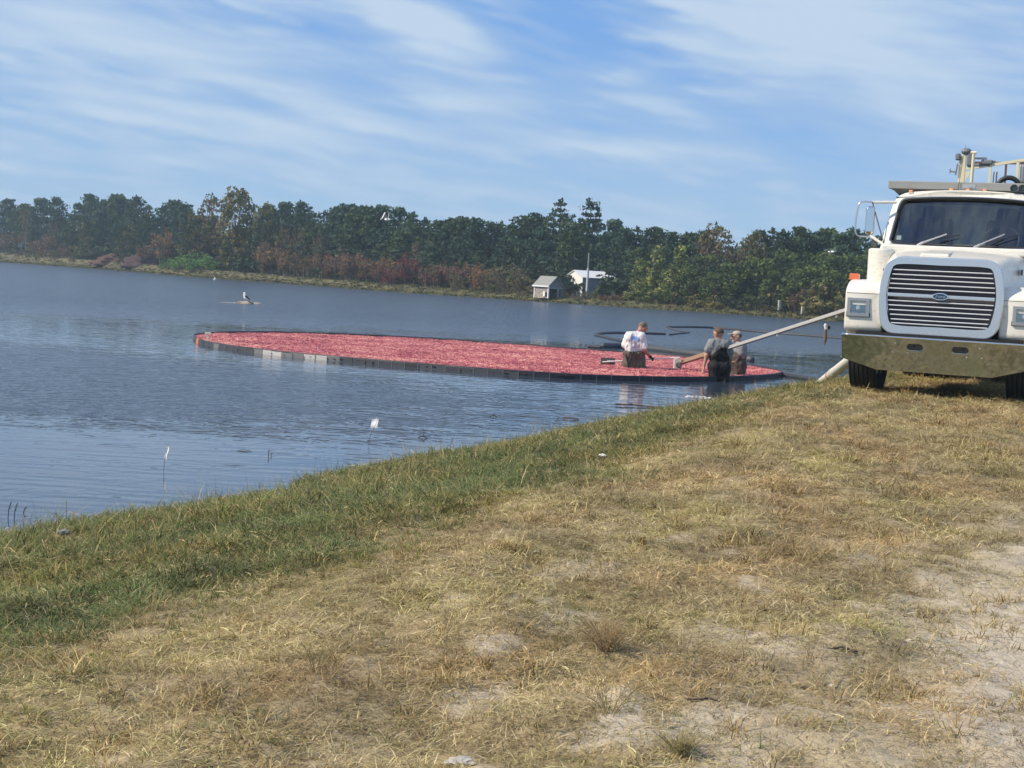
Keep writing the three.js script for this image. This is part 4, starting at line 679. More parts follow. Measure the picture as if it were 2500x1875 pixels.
    part('model_badge', box(0.012, 0.07, 0.16, 0.822, 1.57, -1.0, 0.004), black, H);
    part('cowl', [box(1.9, 0.1, 0.24, 0, 1.815, -1.5, 0.03), box(1.94, 0.9, 0.1, 0, 1.35, -1.6, 0.03)], white, T);
  }
  // fenders with the headlights
  for (const s of [-1, 1]) {
    const sh = new THREE.Shape(); sh.moveTo(-0.44, 0.775); sh.lineTo(-0.315, 0.79); sh.quadraticCurveTo(-0.285, 0.8, -0.285, 0.84); sh.lineTo(-0.262, 1.205); sh.quadraticCurveTo(-0.265, 1.24, -0.31, 1.275); sh.quadraticCurveTo(-0.4, 1.345, -0.55, 1.355); sh.lineTo(-1.45, 1.375); sh.quadraticCurveTo(-1.6, 1.37, -1.62, 1.25); sh.lineTo(-1.64, 0.76); sh.lineTo(-1.585, 0.76); sh.absarc(-1.02, 0.5, 0.62, Math.PI - 0.42, 0.42, true); sh.closePath();
    const g = ext(sh, 0.40, 0.03, 5).rotateY(-Math.PI / 2); // shape x -> z
    g.translate(s < 0 ? -0.7 : 1.11, 0, 0);
    const fen = part('fender', toCreasedNormals(g, 0.6), white, T);
    part('crease', box(0.41, 0.006, 0.012, s * 0.905, 1.218, -0.236), greyDark, fen);
    const cx = s * 0.962, cy = 1.047;
    const fr = poly([[-0.128, -0.106], [0.128, -0.106], [0.128, 0.106], [-0.128, 0.106]]); fr.holes.push(new THREE.Path([[-0.098, -0.078], [0.098, -0.078], [0.098, 0.078], [-0.098, 0.078]].map((p) => new THREE.Vector2(...p))));
    const hl = part('headlight', ext(fr, 0.022, 0.008).translate(cx, cy, -0.25), M({ color: new THREE.Color(0.42, 0.43, 0.45), metalness: 0.6, roughness: 0.35 }), T);
    part('gasket', [box(0.2, 0.012, 0.03, cx, cy + 0.078, -0.237), box(0.2, 0.012, 0.03, cx, cy - 0.078, -0.237), box(0.012, 0.16, 0.03, cx - 0.098, cy, -0.237), box(0.012, 0.16, 0.03, cx + 0.098, cy, -0.237), box(0.29, 0.235, 0.012, cx, cy, -0.252)], black, hl);
    part('reflector', [new THREE.SphereGeometry(0.14, 24, 12, 0, Math.PI * 2, 0, 0.75).rotateX(-Math.PI / 2).scale(1, 0.78, 0.5).translate(cx, cy, -0.305), box(0.18, 0.14, 0.006, cx, cy, -0.243)], M({ color: new THREE.Color(0.36, 0.37, 0.38), metalness: 1, roughness: 0.22 }), hl);
    part('bulb', new THREE.CylinderGeometry(0.026, 0.03, 0.03, 16).rotateX(Math.PI / 2).translate(cx, cy - 0.005, -0.222), silver, hl);
    part('lens', box(0.19, 0.15, 0.008, cx, cy, -0.208, 0.003), P({ color: new THREE.Color(0.95, 0.97, 0.97), roughness: 0.06, transmission: 1, thickness: 0, ior: 1.5 }), hl);
    const ts = part('turn_signal', box(0.118, 0.082, 0.07, s * 1.128, 1.418, -0.72, 0.012), amber, T); part('signal_housing', [box(0.09, 0.03, 0.06, s * 1.12, 1.372, -0.74), box(0.124, 0.088, 0.03, s * 1.128, 1.418, -0.77, 0.01)], black, ts);
  }
  part('air_cleaner', [new THREE.CylinderGeometry(0.165, 0.16, 0.4, 28).translate(-0.885, 1.565, -1.1), new THREE.TorusGeometry(0.14, 0.026, 8, 28).rotateX(Math.PI / 2).translate(-0.885, 1.765, -1.1), new THREE.CylinderGeometry(0.14, 0.14, 0.02, 28).translate(-0.885, 1.783, -1.1), box(0.12, 0.3, 0.2, -0.78, 1.5, -1.2, 0.02)], white, T);

  // cab: raked front frame round the windshield, roof, sides and back
  const rake = (x, y) => -1.47 - (y - 1.84) * 0.6 - 0.1 * (x / 0.9) ** 2;
  const warp = (g, dz = 0) => { const p = g.attributes.position; for (let i = 0; i < p.count; i++) p.setZ(i, p.getZ(i) + dz + rake(p.getX(i), p.getY(i))); g.computeVertexNormals(); return g; };
  const halfOut = [[0.985, 1.8], [0.975, 1.95], [0.945, 2.2], [0.905, 2.43], [0.87, 2.5], [0.79, 2.548], [0.6, 2.574], [0.3, 2.592]], halfIn = [[0.84, 1.897], [0.872, 1.925], [0.868, 2.0], [0.845, 2.25], [0.825, 2.405], [0.79, 2.462], [0.7, 2.478], [0.4, 2.498]];
  const outlineOf = (half, mid) => [...half.map(([x, y]) => [-x, y]), [0, mid], ...half.slice().reverse().map(([x, y]) => [x, y])];
  {
    const so = outlineOf(halfOut, 2.598), si = outlineOf(halfIn, 2.505), s = poly(spl(so, false)); s.holes.push(new THREE.Path(spl(si, false)));
    const dense = (pts) => { const o = []; pts.forEach((p, i) => { const q = pts[(i + 1) % pts.length]; for (let k = 0; k < 4; k++) o.push([lerp(p[0], q[0], k / 4), lerp(p[1], q[1], k / 4)]); }); return o; };
    const cab = part('cab', warp(ext(s, 0.05, 0.014, 3), -0.06), white, T);
    const ring = spl(so, false), sides = [0, 0.5, 1].map((t) => ring.map((p) => [p.x * lerp(1, 1.0, t), p.y + 0.02 * Math.sin(t * Math.PI), lerp(rake(p.x, p.y) - 0.02, -2.95, t)]));
    skinOf(sides, white, 'cab_shell', cab);
    part('back_wall', ext(poly([[-0.97, 0.9], ...ring.map((p) => [p.x * 0.995, p.y - 0.004]), [0.97, 0.9]]), 0.03, 0).translate(0, 0, -2.97), white, cab);
    part('cab_side', [box(0.03, 1.0, 1.35, -0.975, 1.32, -2.28), box(0.03, 1.0, 1.35, 0.975, 1.32, -2.28)], white, cab);
    for (const sd of [-1, 1]) part('side_window', ext(poly([[-2.72, 1.88], [-1.72, 1.88], [-2.0, 2.4], [-2.72, 2.4]]), 0.008, 0).rotateY(-Math.PI / 2).rotateZ(sd * 0.135).translate(sd * 0.99 + sd * 0.265, sd > 0 ? -0.115 : -0.115, 0), darkGlass, cab);
    // windshield
    const rows = 14, cols = 24, pos = [], idx = [], uv = [];
    const wAt = (y) => { let k = 0; const L = halfIn.slice(0, 6); if (y <= 1.925) return lerp(0.84, 0.872, (y - 1.897) / 0.028); for (k = 1; k < 5; k++) if (y <= L[k + 1][1]) return lerp(L[k][0], L[k + 1][0], (y - L[k][1]) / (L[k + 1][1] - L[k][1])); return 0.79; };
    for (let r = 0; r <= rows; r++) for (let c = 0; c <= cols; c++) { const t = r / rows, xx = (c / cols * 2 - 1), y0 = lerp(1.9, 2.462, t), x = xx * wAt(y0) * 1.005, y = y0 + (r === rows ? 0.04 : 0.04 * t * t) * (1 - xx * xx); pos.push(x, y, rake(x, y) - 0.035); uv.push(c / cols, t); }
    for (let r = 0; r < rows; r++) for (let c = 0; c < cols; c++) { const a = r * (cols + 1) + c; idx.push(a, a + 1, a + cols + 1, a + 1, a + cols + 2, a + cols + 1); }
    const g = new THREE.BufferGeometry(); g.setAttribute('position', new THREE.Float32BufferAttribute(pos, 3)); g.setAttribute('uv', new THREE.Float32BufferAttribute(uv, 2)); g.setIndex(idx); g.computeVertexNormals();
    const ws = part('windshield', g, glass, T);
    const rim = spl(si, false).map((p) => V(p.x, p.y, rake(p.x, p.y) + 0.008)); part('windshield_gasket', new THREE.TubeGeometry(new THREE.CatmullRomCurve3(rim, true), 220, 0.013, 6, true), black, ws);
    const rim2 = spl(outlineOf(halfIn.map(([x, y]) => [x * 1.022, y < 1.93 ? y - 0.016 : y + 0.016]), 2.522), false).map((p) => V(p.x, p.y, rake(p.x, p.y) + 0.008)); part('windshield_trim', new THREE.TubeGeometry(new THREE.CatmullRomCurve3(rim2, true), 220, 0.007, 6, true), chrome, ws);
    part('inspection_sticker', box(0.07, 0.065, 0.002, 0, 0, 0).rotateX(-0.54).translate(-0.79, 1.965, rake(-0.79, 1.965) - 0.06), M({ color: new THREE.Color(0.6, 0.66, 0.58), roughness: 0.6 }), ws);
    for (const [x, y, len, a] of [[-0.51, 1.862, 0.45, 0.3], [0.19, 1.862, 0.45, 0.36]]) {
      const b = [x, y, rake(x, y) + 0.05], m = [x + 0.07, y + 0.045, rake(x + 0.07, y + 0.045) + 0.06], e = [x + len * Math.cos(a) * 0.8, y + 0.03 + len * Math.sin(a), rake(x + len, y + len * Math.sin(a)) + 0.03];
      const w = part('wiper', [rod(b, m, 0.02, 8, 0.016), rod(m, e, 0.013, 8, 0.009)], M({ color: new THREE.Color(0.5, 0.5, 0.49), metalness: 0.5, roughness: 0.4 }), T);
      part('blade', rod([m[0] + 0.05, m[1] + 0.02, m[2] - 0.02], [e[0] + 0.16, e[1] - 0.005, rake(e[0] + 0.16, e[1]) + 0.012], 0.006, 6), black, w);
    }
    // what can be seen inside
    const inside = M({ color: new THREE.Color(0.09, 0.1, 0.1), roughness: 0.9 }), trimIn = M({ color: new THREE.Color(0.22, 0.24, 0.24), roughness: 0.8 });
    const it = part('dashboard', [box(1.7, 0.12, 0.3, 0, 1.83, -1.78, 0.03), box(1.8, 0.02, 1.0, 0, 2.5, -2.45)], inside, T);
    for (const x of [-0.5, 0.45]) part('seat', [box(0.52, 0.75, 0.16, x, 1.9, -2.6, 0.06), box(0.3, 0.2, 0.12, x, 2.33, -2.6, 0.05)], M({ color: new THREE.Color(0.03, 0.032, 0.035), roughness: 0.9 }), T);
    part('steering_wheel', new THREE.TorusGeometry(0.22, 0.015, 8, 30).rotateX(-0.5).translate(0.45, 1.98, -2.0), black, it);
    part('door_frame', [rod([-0.80, 1.9, -1.98], [-0.74, 2.44, -2.12], 0.018, 8), rod([-0.9, 1.9, -2.6], [-0.82, 2.44, -2.6], 0.03, 8)], trimIn, it);
  }
  for (const x of [-0.72, -0.21, 0, 0.205, 0.72]) { const y = Math.abs(x) > 0.5 ? 2.572 : 2.606; const l = part('marker_light', box(0.05, 0.036, 0.07, x, y + 0.012, -1.985, 0.01), amberPale, T); part('light_base', box(0.058, 0.014, 0.08, x, y - 0.01, -1.99), white, l); }
  for (const x of [0.565, 0.665]) part('air_horn', new THREE.LatheGeometry([[0.049, 0], [0.046, 0.006], [0.03, 0.05], [0.017, 0.12], [0.012, 0.3], [0.02, 0.34], [0.0, 0.345]].map((p) => new THREE.Vector2(...p)), 24).rotateX(-Math.PI / 2).translate(x, 2.652, -1.93), M({ color: new THREE.Color(0.5, 0.55, 0.56), metalness: 0.9, roughness: 0.25, side: THREE.DoubleSide }), T);
  part('antenna', [rod([-0.135, 2.59, -2.0], [-0.085, 3.2, -2.05], 0.004, 6, 0.002), new THREE.SphereGeometry(0.018, 10, 8).translate(-0.135, 2.6, -2.0)], black, T);

  // mirrors on their tube arms
  for (const s of [-1, 1]) {
    const X = (x) => s * x, tr = M({ color: new THREE.Color(0.62, 0.63, 0.64), metalness: 0.8, roughness: 0.25 });
    const m = part('mirror', [new RoundedBoxGeometry(0.125, 0.37, 0.08, 5, 0.04).translate(X(1.165), 2.175, -1.66)], chrome, T);
    part('mirror_arm', [rod([X(0.86), 2.425, -1.78], [X(1.16), 2.41, -1.68], 0.019, 10), rod([X(1.15), 1.975, -1.66], [X(0.95), 1.857, -1.6], 0.02, 10)], white, m);
    part('mirror_loop', tube([[X(1.15), 2.415, -1.66], [X(1.285), 2.405, -1.62], [X(1.312), 2.37, -1.61], [X(1.33), 2.0, -1.61], [X(1.3), 1.967, -1.62], [X(1.13), 1.965, -1.66]], 0.011, 60, 8), tr, m);
    part('mirror_strut', rod([X(1.155), 2.415, -1.67], [X(0.952), 1.865, -1.6], 0.008, 6), M({ color: new THREE.Color(0.1, 0.1, 0.11), roughness: 0.4 }), m);
    part('spot_mirror', [new THREE.SphereGeometry(0.075, 20, 10, 0, 6.283, 0, 1.0).rotateX(Math.PI / 2).scale(0.8, 1, 0.5).translate(X(1.11), 1.885, -1.72), rod([X(1.11), 1.97, -1.67], [X(1.11), 1.9, -1.68], 0.008, 6)], M({ color: new THREE.Color(0.18, 0.2, 0.2), metalness: 0.6, roughness: 0.25 }), m);
  }
  // dump body with its cab shield
  {
    const d = part('dump_body', [box(1.86, 1.55, 0.06, 0, 1.86, -3.25), box(0.06, 1.2, 4.3, -0.92, 1.65, -5.4), box(0.06, 1.2, 4.3, 0.92, 1.65, -5.4), box(1.86, 0.08, 4.3, 0, 1.05, -5.4), box(1.86, 1.2, 0.06, 0, 1.65, -7.55)], alu, T);
    for (let k = 0; k < 6; k++) for (const s of [-1, 1]) part('rib', box(0.06, 1.15, 0.09, s * 0.975, 1.65, -3.5 - k * 0.75), alu, d);
    part('cab_shield', [box(2.06, 0.1, 0.05, 0, 2.672, -2.05, 0.008), box(2.06, 0.02, 1.2, 0, 2.715, -2.66), box(0.05, 0.09, 1.2, -1.0, 2.67, -2.66), box(0.05, 0.09, 1.2, 1.0, 2.67, -2.66)], alu, d);
    const U = [[[-0.99, 2.63, -2.06], [-0.86, 2.5, -2.2], [-0.86, 1.9, -3.2]], [[0.99, 2.63, -2.06], [0.86, 2.5, -2.2], [0.86, 1.9, -3.2]]];
    const g = new THREE.BufferGeometry(); const q = (a, b, c, e) => [...a, ...b, ...c, ...a, ...c, ...e]; g.setAttribute('position', new THREE.Float32BufferAttribute([...q(U[0][0], U[1][0], U[1][1], U[0][1]), ...q(U[0][0], U[0][1], [-0.9, 2.5, -3.2], [-0.99, 2.63, -3.2]), ...q(U[1][0], U[1][1], [0.9, 2.5, -3.2], [0.99, 2.63, -3.2])], 3)); g.computeVertexNormals();
    part('shield_brace', g, M({ color: new THREE.Color(0.15, 0.155, 0.16), roughness: 0.7, side: THREE.DoubleSide }), d);
    part('maker_plate', [box(0.16, 0.052, 0.006, 0.0, 2.67, -2.022), box(0.06, 0.018, 0.006, 0.012, 2.664, -2.017)], M({ color: new THREE.Color(0.52, 0.53, 0.53), metalness: 0.5, roughness: 0.35 }), d);
  }
  // wheels, axle and the dark underside
  const prof = [[0.30, -0.13], [0.44, -0.165], [0.49, -0.165], [0.515, -0.15]]; for (let k = 0; k < 5; k++) { const a = -0.125 + k * 0.054; prof.push([0.52, a], [0.52, a + 0.038], [0.503, a + 0.042], [0.503, a + 0.05]); } prof.push([0.515, 0.15], [0.49, 0.165], [0.44, 0.165], [0.30, 0.13]);
  const tyreG = toCreasedNormals(new THREE.LatheGeometry(prof.map(([r, y]) => new THREE.Vector2(r, y)), 56).rotateZ(Math.PI / 2), 0.5), rimG = join([new THREE.CylinderGeometry(0.3, 0.3, 0.2, 32).rotateZ(Math.PI / 2), new THREE.CylinderGeometry(0.12, 0.12, 0.3, 20).rotateZ(Math.PI / 2)]);
  const wheel = (x, y, z, label) => { const w = new THREE.Group(); w.name = 'wheel'; w.position.set(x, y, z); T.add(w); part('tyre', tyreG, rubber, w); part('rim', rimG, M({ color: new THREE.Color(0.5, 0.5, 0.48), roughness: 0.6 }), w); };
  wheel(-0.935, 0.49, -1.02); wheel(0.935, 0.49, -1.02); for (const z of [-5.2, -6.5]) for (const x of [-0.98, -0.64, 0.64, 0.98]) wheel(x, 0.49, z);
  part('front_axle', [box(1.7, 0.12, 0.12, 0, 0.44, -1.02, 0.03), box(0.12, 0.1, 1.3, -0.42, 0.54, -1.05), box(0.12, 0.1, 1.3, 0.42, 0.54, -1.05)], darkMetal, T);
  part('chassis', [box(0.09, 0.26, 7.0, -0.42, 0.78, -4.0), box(0.09, 0.26, 7.0, 0.42, 0.78, -4.0), box(0.6, 0.5, 1.2, 0, 0.66, -1.2), box(0.5, 0.35, 1.2, 0, 0.6, -2.4), box(1.2, 0.02, 1.2, 0, 0.95, -0.95)], darkMetal, T);
  part('fuel_tank', new THREE.CylinderGeometry(0.3, 0.3, 1.1, 20).rotateX(Math.PI / 2).translate(0.78, 0.72, -2.4), alu, T);

  // the steel frame and gear standing in the body behind the cab
  const E = thing('equipment_frame', 'cream steel frame with dark pump head and rails standing above the truck body', 'frame', [T.position.x, T.position.y, T.position.z], T.rotation.y);
  const cream = M({ color: new THREE.Color(0.72, 0.66, 0.46), roughness: 0.6 }), rust = M({ color: new THREE.Color(0.14, 0.085, 0.075), roughness: 0.85 }), steel = M({ color: new THREE.Color(0.2, 0.21, 0.23), metalness: 0.4, roughness: 0.6 });
  const Z = -4.5;
  part('mast', [bar([-0.425, 1.09, Z], [-0.415, 3.33, Z], 0.05, 0.05), bar([-0.47, 1.09, Z - 0.05], [-0.46, 3.3, Z - 0.05], 0.06, 0.05)], cream, E);
  part('post', bar([-0.045, 1.09, Z], [-0.04, 3.15, Z], 0.035, 0.035), cream, E); part('post', bar([0.33, 1.09, Z], [0.335, 3.23, Z], 0.04, 0.04), cream, E); part('post', bar([0.72, 1.09, Z], [0.72, 3.31, Z], 0.04, 0.04), cream, E);
  part('hand_rail', bar([-0.41, 3.105, Z], [0.95, 3.345, Z], 0.04, 0.04), cream, E);
  { const s = poly([[-0.395, 3.07], [-0.3, 3.07], [-0.395, 2.9]]); part('gusset', ext(s, 0.02, 0).translate(0, 0, Z), cream, E); }
  part('tee_pipe', [rod([-0.275, 1.1, Z + 0.1], [-0.275, 3.32, Z + 0.1], 0.022, 10), rod([-0.315, 3.335, Z + 0.1], [-0.235, 3.335, Z + 0.1], 0.022, 10)], cream, E);
  part('rear_rail', [bar([-0.35, 3.265, Z - 0.7], [1.1, 3.275, Z - 0.7], 0.03, 0.035), bar([0.1, 1.09, Z - 0.7], [0.1, 3.26, Z - 0.7], 0.03, 0.03), bar([-0.05, 1.09, Z - 0.5], [0.0, 3.12, Z - 0.5], 0.018, 0.018), bar([-0.1, 1.09, Z - 0.5], [-0.04, 3.12, Z - 0.5], 0.014, 0.014)], rust, E);
  part('pump_head', [new THREE.SphereGeometry(0.075, 14, 10).scale(1, 0.7, 1).translate(-0.39, 3.36, Z), box(0.08, 0.2, 0.1, -0.335, 3.25, Z, 0.02), box(0.07, 0.1, 0.08, -0.5, 3.28, Z + 0.02, 0.02), rod([-0.36, 3.16, Z], [-0.05, 3.17, Z], 0.028, 10), box(0.16, 0.07, 0.1, -0.09, 3.21, Z, 0.02), box(0.2, 0.025, 0.05, -0.2, 3.265, Z), rod([-0.14, 3.2, Z], [0.02, 3.23, Z], 0.012, 8)], steel, E);
  part('side_bracket', [bar([-0.52, 3.02, Z], [-0.5, 3.18, Z], 0.02, 0.02), bar([-0.6, 3.07, Z], [-0.52, 3.06, Z], 0.018, 0.02), bar([-0.6, 3.04, Z], [-0.6, 3.11, Z], 0.014, 0.014)], steel, E);
  part('coiled_hose', new THREE.TorusGeometry(0.15, 0.035, 10, 30).translate(0.24, 2.835, Z + 0.12), black, E);
  part('motor', [new RoundedBoxGeometry(0.2, 0.3, 0.25, 3, 0.05).translate(0.47, 3.05, Z - 0.1), new THREE.CylinderGeometry(0.06, 0.06, 0.2, 14).translate(0.47, 2.85, Z - 0.1)], steel, E);
}

// ---------------------------------------------------------------- grass and straw on the dike
function bladeGeo(list) { // list of {x, z, a: heading, l: length, e: rise at the root, b: bend, w: width, c: colour}
  const pos = [], col = [], nor = [], idx = [];
  for (const g of list) {
    const dx = Math.cos(g.a), dz = Math.sin(g.a), sx = -dz, sz = dx; let x = g.x, y = g.y ?? 0, z = g.z, e = g.e, base = pos.length / 3; const seg = 3;
    for (let k = 0; k <= seg; k++) {
      const w = g.w * (k === seg ? 0.12 : 1 - 0.22 * k), nx = -dx * Math.sin(e) * 0.6, ny = Math.cos(e) * 0.6 + 0.4, nz = -dz * Math.sin(e) * 0.6;
      pos.push(x - sx * w, y, z - sz * w, x + sx * w, y, z + sz * w); col.push(...g.c, ...g.c); nor.push(nx - sx * 0.35, ny, nz - sz * 0.35, nx + sx * 0.35, ny, nz + sz * 0.35);
      if (k < seg) { const q = base + 2 * k; idx.push(q, q + 1, q + 2, q + 1, q + 3, q + 2); }
      const s = g.l / seg; x += dx * Math.cos(e) * s; z += dz * Math.cos(e) * s; y = Math.max(0.002, y + Math.sin(e) * s); e -= g.b / seg;
    }
  }
  const g = new THREE.BufferGeometry(); g.setAttribute('position', new THREE.Float32BufferAttribute(pos, 3)); g.setAttribute('normal', new THREE.Float32BufferAttribute(nor, 3)); g.setAttribute('color', new THREE.Float32BufferAttribute(col, 3)); g.setIndex(idx); return g;
}
const grassMat = P({ vertexColors: true, roughness: 0.85, side: THREE.DoubleSide, transmission: 0.25, specularIntensity: 0.35 }), strawMat = P({ vertexColors: true, roughness: 0.8, side: THREE.DoubleSide, specularIntensity: 0.4 });
const STRAW = [[0.681, 0.563, 0.311], [0.55, 0.433, 0.218], [0.433, 0.323, 0.155], [0.328, 0.234, 0.113], [0.76, 0.659, 0.409], [0.262, 0.177, 0.084], [0.471, 0.399, 0.182], [0.353, 0.316, 0.127]];
const TURF = [[0.119, 0.166, 0.043], [0.157, 0.197, 0.055], [0.2, 0.226, 0.069], [0.238, 0.226, 0.08], [0.1, 0.141, 0.043], [0.275, 0.247, 0.099], [0.449, 0.369, 0.192], [0.174, 0.184, 0.069]];
const pick = (R, a) => { const c = a[Math.floor(R() * a.length)], k = 0.62 + 0.7 * R(); return [c[0] * k, c[1] * k, c[2] * k]; };
function tuft(seed, kind) {
  const R = rng(seed), L = [];
  if (kind === 'mat') for (let i = 0; i < 22; i++) { const r = 0.09 * Math.sqrt(R()), t = R() * 6.28; L.push({ x: Math.cos(t) * r, z: Math.sin(t) * r, a: R() * 6.28, l: 0.022 + 0.06 * R(), e: 0.05 + 0.7 * R() * R(), b: 0.2 + 1.0 * R(), w: 0.0008 + 0.001 * R(), c: pick(R, STRAW), y: 0.012 * R() }); }
  else if (kind === 'dry') for (let i = 0; i < 26; i++) { const r = 0.045 * Math.sqrt(R()), t = R() * 6.28; L.push({ x: Math.cos(t) * r, z: Math.sin(t) * r, a: t + (R() - 0.5) * 1.6, l: 0.035 + 0.07 * R(), e: 0.4 + 0.8 * R(), b: 0.5 + 1.5 * R(), w: 0.001 + 0.0011 * R(), c: pick(R, STRAW) }); }
  else for (let i = 0; i < 26; i++) { const r = 0.085 * Math.sqrt(R()), t = R() * 6.28; L.push({ x: Math.cos(t) * r, z: Math.sin(t) * r, a: R() * 6.28, l: 0.045 + 0.085 * R(), e: 0.2 + 0.9 * R(), b: 0.6 + 1.6 * R(), w: 0.0017 + 0.0016 * R(), c: pick(R, TURF) }); }
  return bladeGeo(L);
}
function sow(name, label, geos, mat, want, seed) { // want(add, R): add(x, z, scale, tint)
  const R = rng(seed), sets = geos.map(() => []); let n = 0;
  want((x, z, s, c, lean = 0) => { sets[n++ % geos.length].push([x, z, s, c, R() * 6.28, lean * (R() - 0.5)]); }, R);
  const root = new THREE.Group(); root.name = numbered(name); root.userData.kind = 'stuff'; tag(root, label, 'grass'); scene.add(root);
  const o = new THREE.Object3D(), col = new THREE.Color();
  sets.forEach((S, k) => {
    const m = new THREE.InstancedMesh(geos[k], mat, S.length); m.name = 'tuft'; m.userData.kind = 'stuff'; m.castShadow = m.receiveShadow = true;
    S.forEach(([x, z, s, c, t, l], i) => { const [u, v] = uvOf(x, z); o.position.set(x, dikeH(u, v) - 0.006, z); o.rotation.set(l, t, l * 0.7); o.scale.setScalar(s); o.updateMatrix(); m.setMatrixAt(i, o.matrix); m.setColorAt(i, col.setRGB(...c)); });
    root.add(m);
  });
}
// walks the ground in view in cells; f(x, z, u, v, d) for so many random spots per square metre
function walk(R, d0, d1, per, f) {
  const cell = 0.5;
  for (let z = -d1; z < -d0; z += cell) { const d = -z, half = d * 0.36 + 0.9; for (let x = -half; x < half; x += cell) { const [u0, v0] = uvOf(x, z); if (v0 < -9.6 || v0 > 7) continue; const k = per(u0, v0, d) * cell * cell, n = Math.floor(k) + (R() < k % 1 ? 1 : 0); for (let i = 0; i < n; i++) { const X = x + R() * cell, Z = z + R() * cell, [u, v] = uvOf(X, Z); if (dikeH(u, v) < 0.01) continue; f(X, Z, u, v, d); } } }
}
const farScale = (d) => clamp(0.85 + (d - 5) * 0.045, 0.9, 1.9), thin = (d) => d < 7 ? 1 : clamp((7 / d) ** 1.25, 0.2, 1);
sow('dry_grass', 'short dead straw coloured grass covering the dike top', [1, 2, 3, 4, 5].map((k) => tuft(600 + k, 'mat')), strawMat, (add, R) => {
  walk(R, 3.2, 30, (u, v, d) => 820 * thin(d) * (1 - 0.72 * greenAt(u, v)) * (1 - 0.80 * sandAt(u, v)), (x, z, u, v, d) => {
    if (R() < 0.75 * sandAt(u, v)) return;
    const n = fbm2(u * 0.8 + 3, v * 1.1, 3), r = fbm2(u * 0.4 + 19, v * 0.7, 3), k = 0.78 + 0.5 * n; add(x, z, farScale(d) * (0.75 + 0.5 * R()), [k * (1 + 0.16 * Math.max(0, r)), k * (0.98 - 0.1 * Math.max(0, r) + 0.1 * Math.max(0, -r)), k * (0.92 - 0.2 * Math.abs(r))], 0.5);
  });
}, 71);
sow('dry_tussocks', 'small upright tussocks of brown grass scattered over the dike top', [1, 2, 3, 4].map((k) => tuft(620 + k, 'dry')), strawMat, (add, R) => {
  walk(R, 3.2, 30, (u, v, d) => 46 * thin(d) * (0.25 + 1.6 * smooth(-0.05, 0.5, fbm2(u * 1.2 + 60, v * 1.4, 3))) * (1 - 0.5 * greenAt(u, v)) * (1 - 0.55 * sandAt(u, v)), (x, z, u, v, d) => { const k = 0.62 + 0.3 * R(), r = R() < 0.3 ? 0.8 : 1; add(x, z, farScale(d) * (0.7 + 0.7 * R()), [k, k * 0.93 * r ** 0.4, k * 0.8 * r], 0.3); });
}, 72);
sow('green_grass', 'rough green and olive grass on the bank sloping to the water', [1, 2, 3, 4, 5, 6].map((k) => tuft(640 + k, 'green')), grassMat, (add, R) => {
  walk(R, 3.2, 46, (u, v, d) => 330 * thin(d * 0.9) * (0.09 + 0.91 * greenAt(u, v)) * (1 - 0.85 * sandAt(u, v)), (x, z, u, v, d) => {
    const n = fbm2(u * 0.9 + 13, v * 1.0, 3), y = fbm2(u * 0.35 + 70, v * 0.5, 3), g = greenAt(u, v), edge = smooth(-6.6, -7.8, v);
    const k = 0.84 + 0.34 * n, yel = clamp(0.28 + 0.8 * y + 0.55 * (1 - g) - 0.25 * edge + 0.25 * smooth(12, 22, u)); add(x, z, farScale(d) * (0.7 + 0.55 * R() + 0.25 * Math.max(0, n)) * (0.55 + 0.4 * g) * lerp(1, 0.72, smooth(9, 20, d)), [k * lerp(0.88, 1.6, yel), k * lerp(1, 1.28, yel), k * lerp(0.95, 1.05, yel)], 0.7);
  });
}, 73);
sow('bank_tussocks', 'taller ragged tussocks of green grass fringing the water', [1, 2, 3, 4].map((k) => tuft(680 + k, 'green')), grassMat, (add, R) => {
  walk(R, 5, 30, (u, v, d) => v > -5.2 || v < -8.1 ? 0 : 34 * thin(d * 0.8) * smooth(-0.25, 0.45, fbm2(u * 1.3 + 7, v * 0.8, 3)) * (0.4 + 0.6 * smooth(-5.4, -6.6, v)), (x, z, u, v, d) => { const k = 0.6 + 0.45 * R(), y = R(); add(x, z, 1.25 + 0.8 * R(), [k * (0.9 + 0.5 * y), k * (1 + 0.2 * y), k], 0.5); });
}, 77);
{ // taller thin stems along the water's edge
  const R0 = rng(81), stems = [1, 2, 3].map((k) => { const R = rng(700 + k), L = []; for (let i = 0; i < 7; i++) L.push({ x: 0.16 * (R() - 0.5), z: 0.16 * (R() - 0.5), a: R() * 6.28, l: 0.1 + 0.18 * R(), e: 0.8 + 0.6 * R(), b: 0.2 + 0.9 * R(), w: 0.0016 + 0.001 * R(), c: pick(R, R() < 0.7 ? TURF : STRAW) }); return bladeGeo(L); });
  sow('edge_grass', 'taller thin grass stems standing along the water edge', stems, grassMat, (add, R) => {
    walk(R, 6, 40, (u, v, d) => (v < -5.8 && v > -8.2 ? 22 * thin(d * 0.8) * (0.35 + 1.4 * smooth(0, 0.5, fbm2(u * 1.1, v + 5, 2))) : v < -4 ? 2 * thin(d) : 0), (x, z, u, v, d) => { const k = 0.75 + 0.4 * R(); add(x, z, 0.75 + 0.6 * R(), [k, k, k], 0.4); });
  }, 74);
}
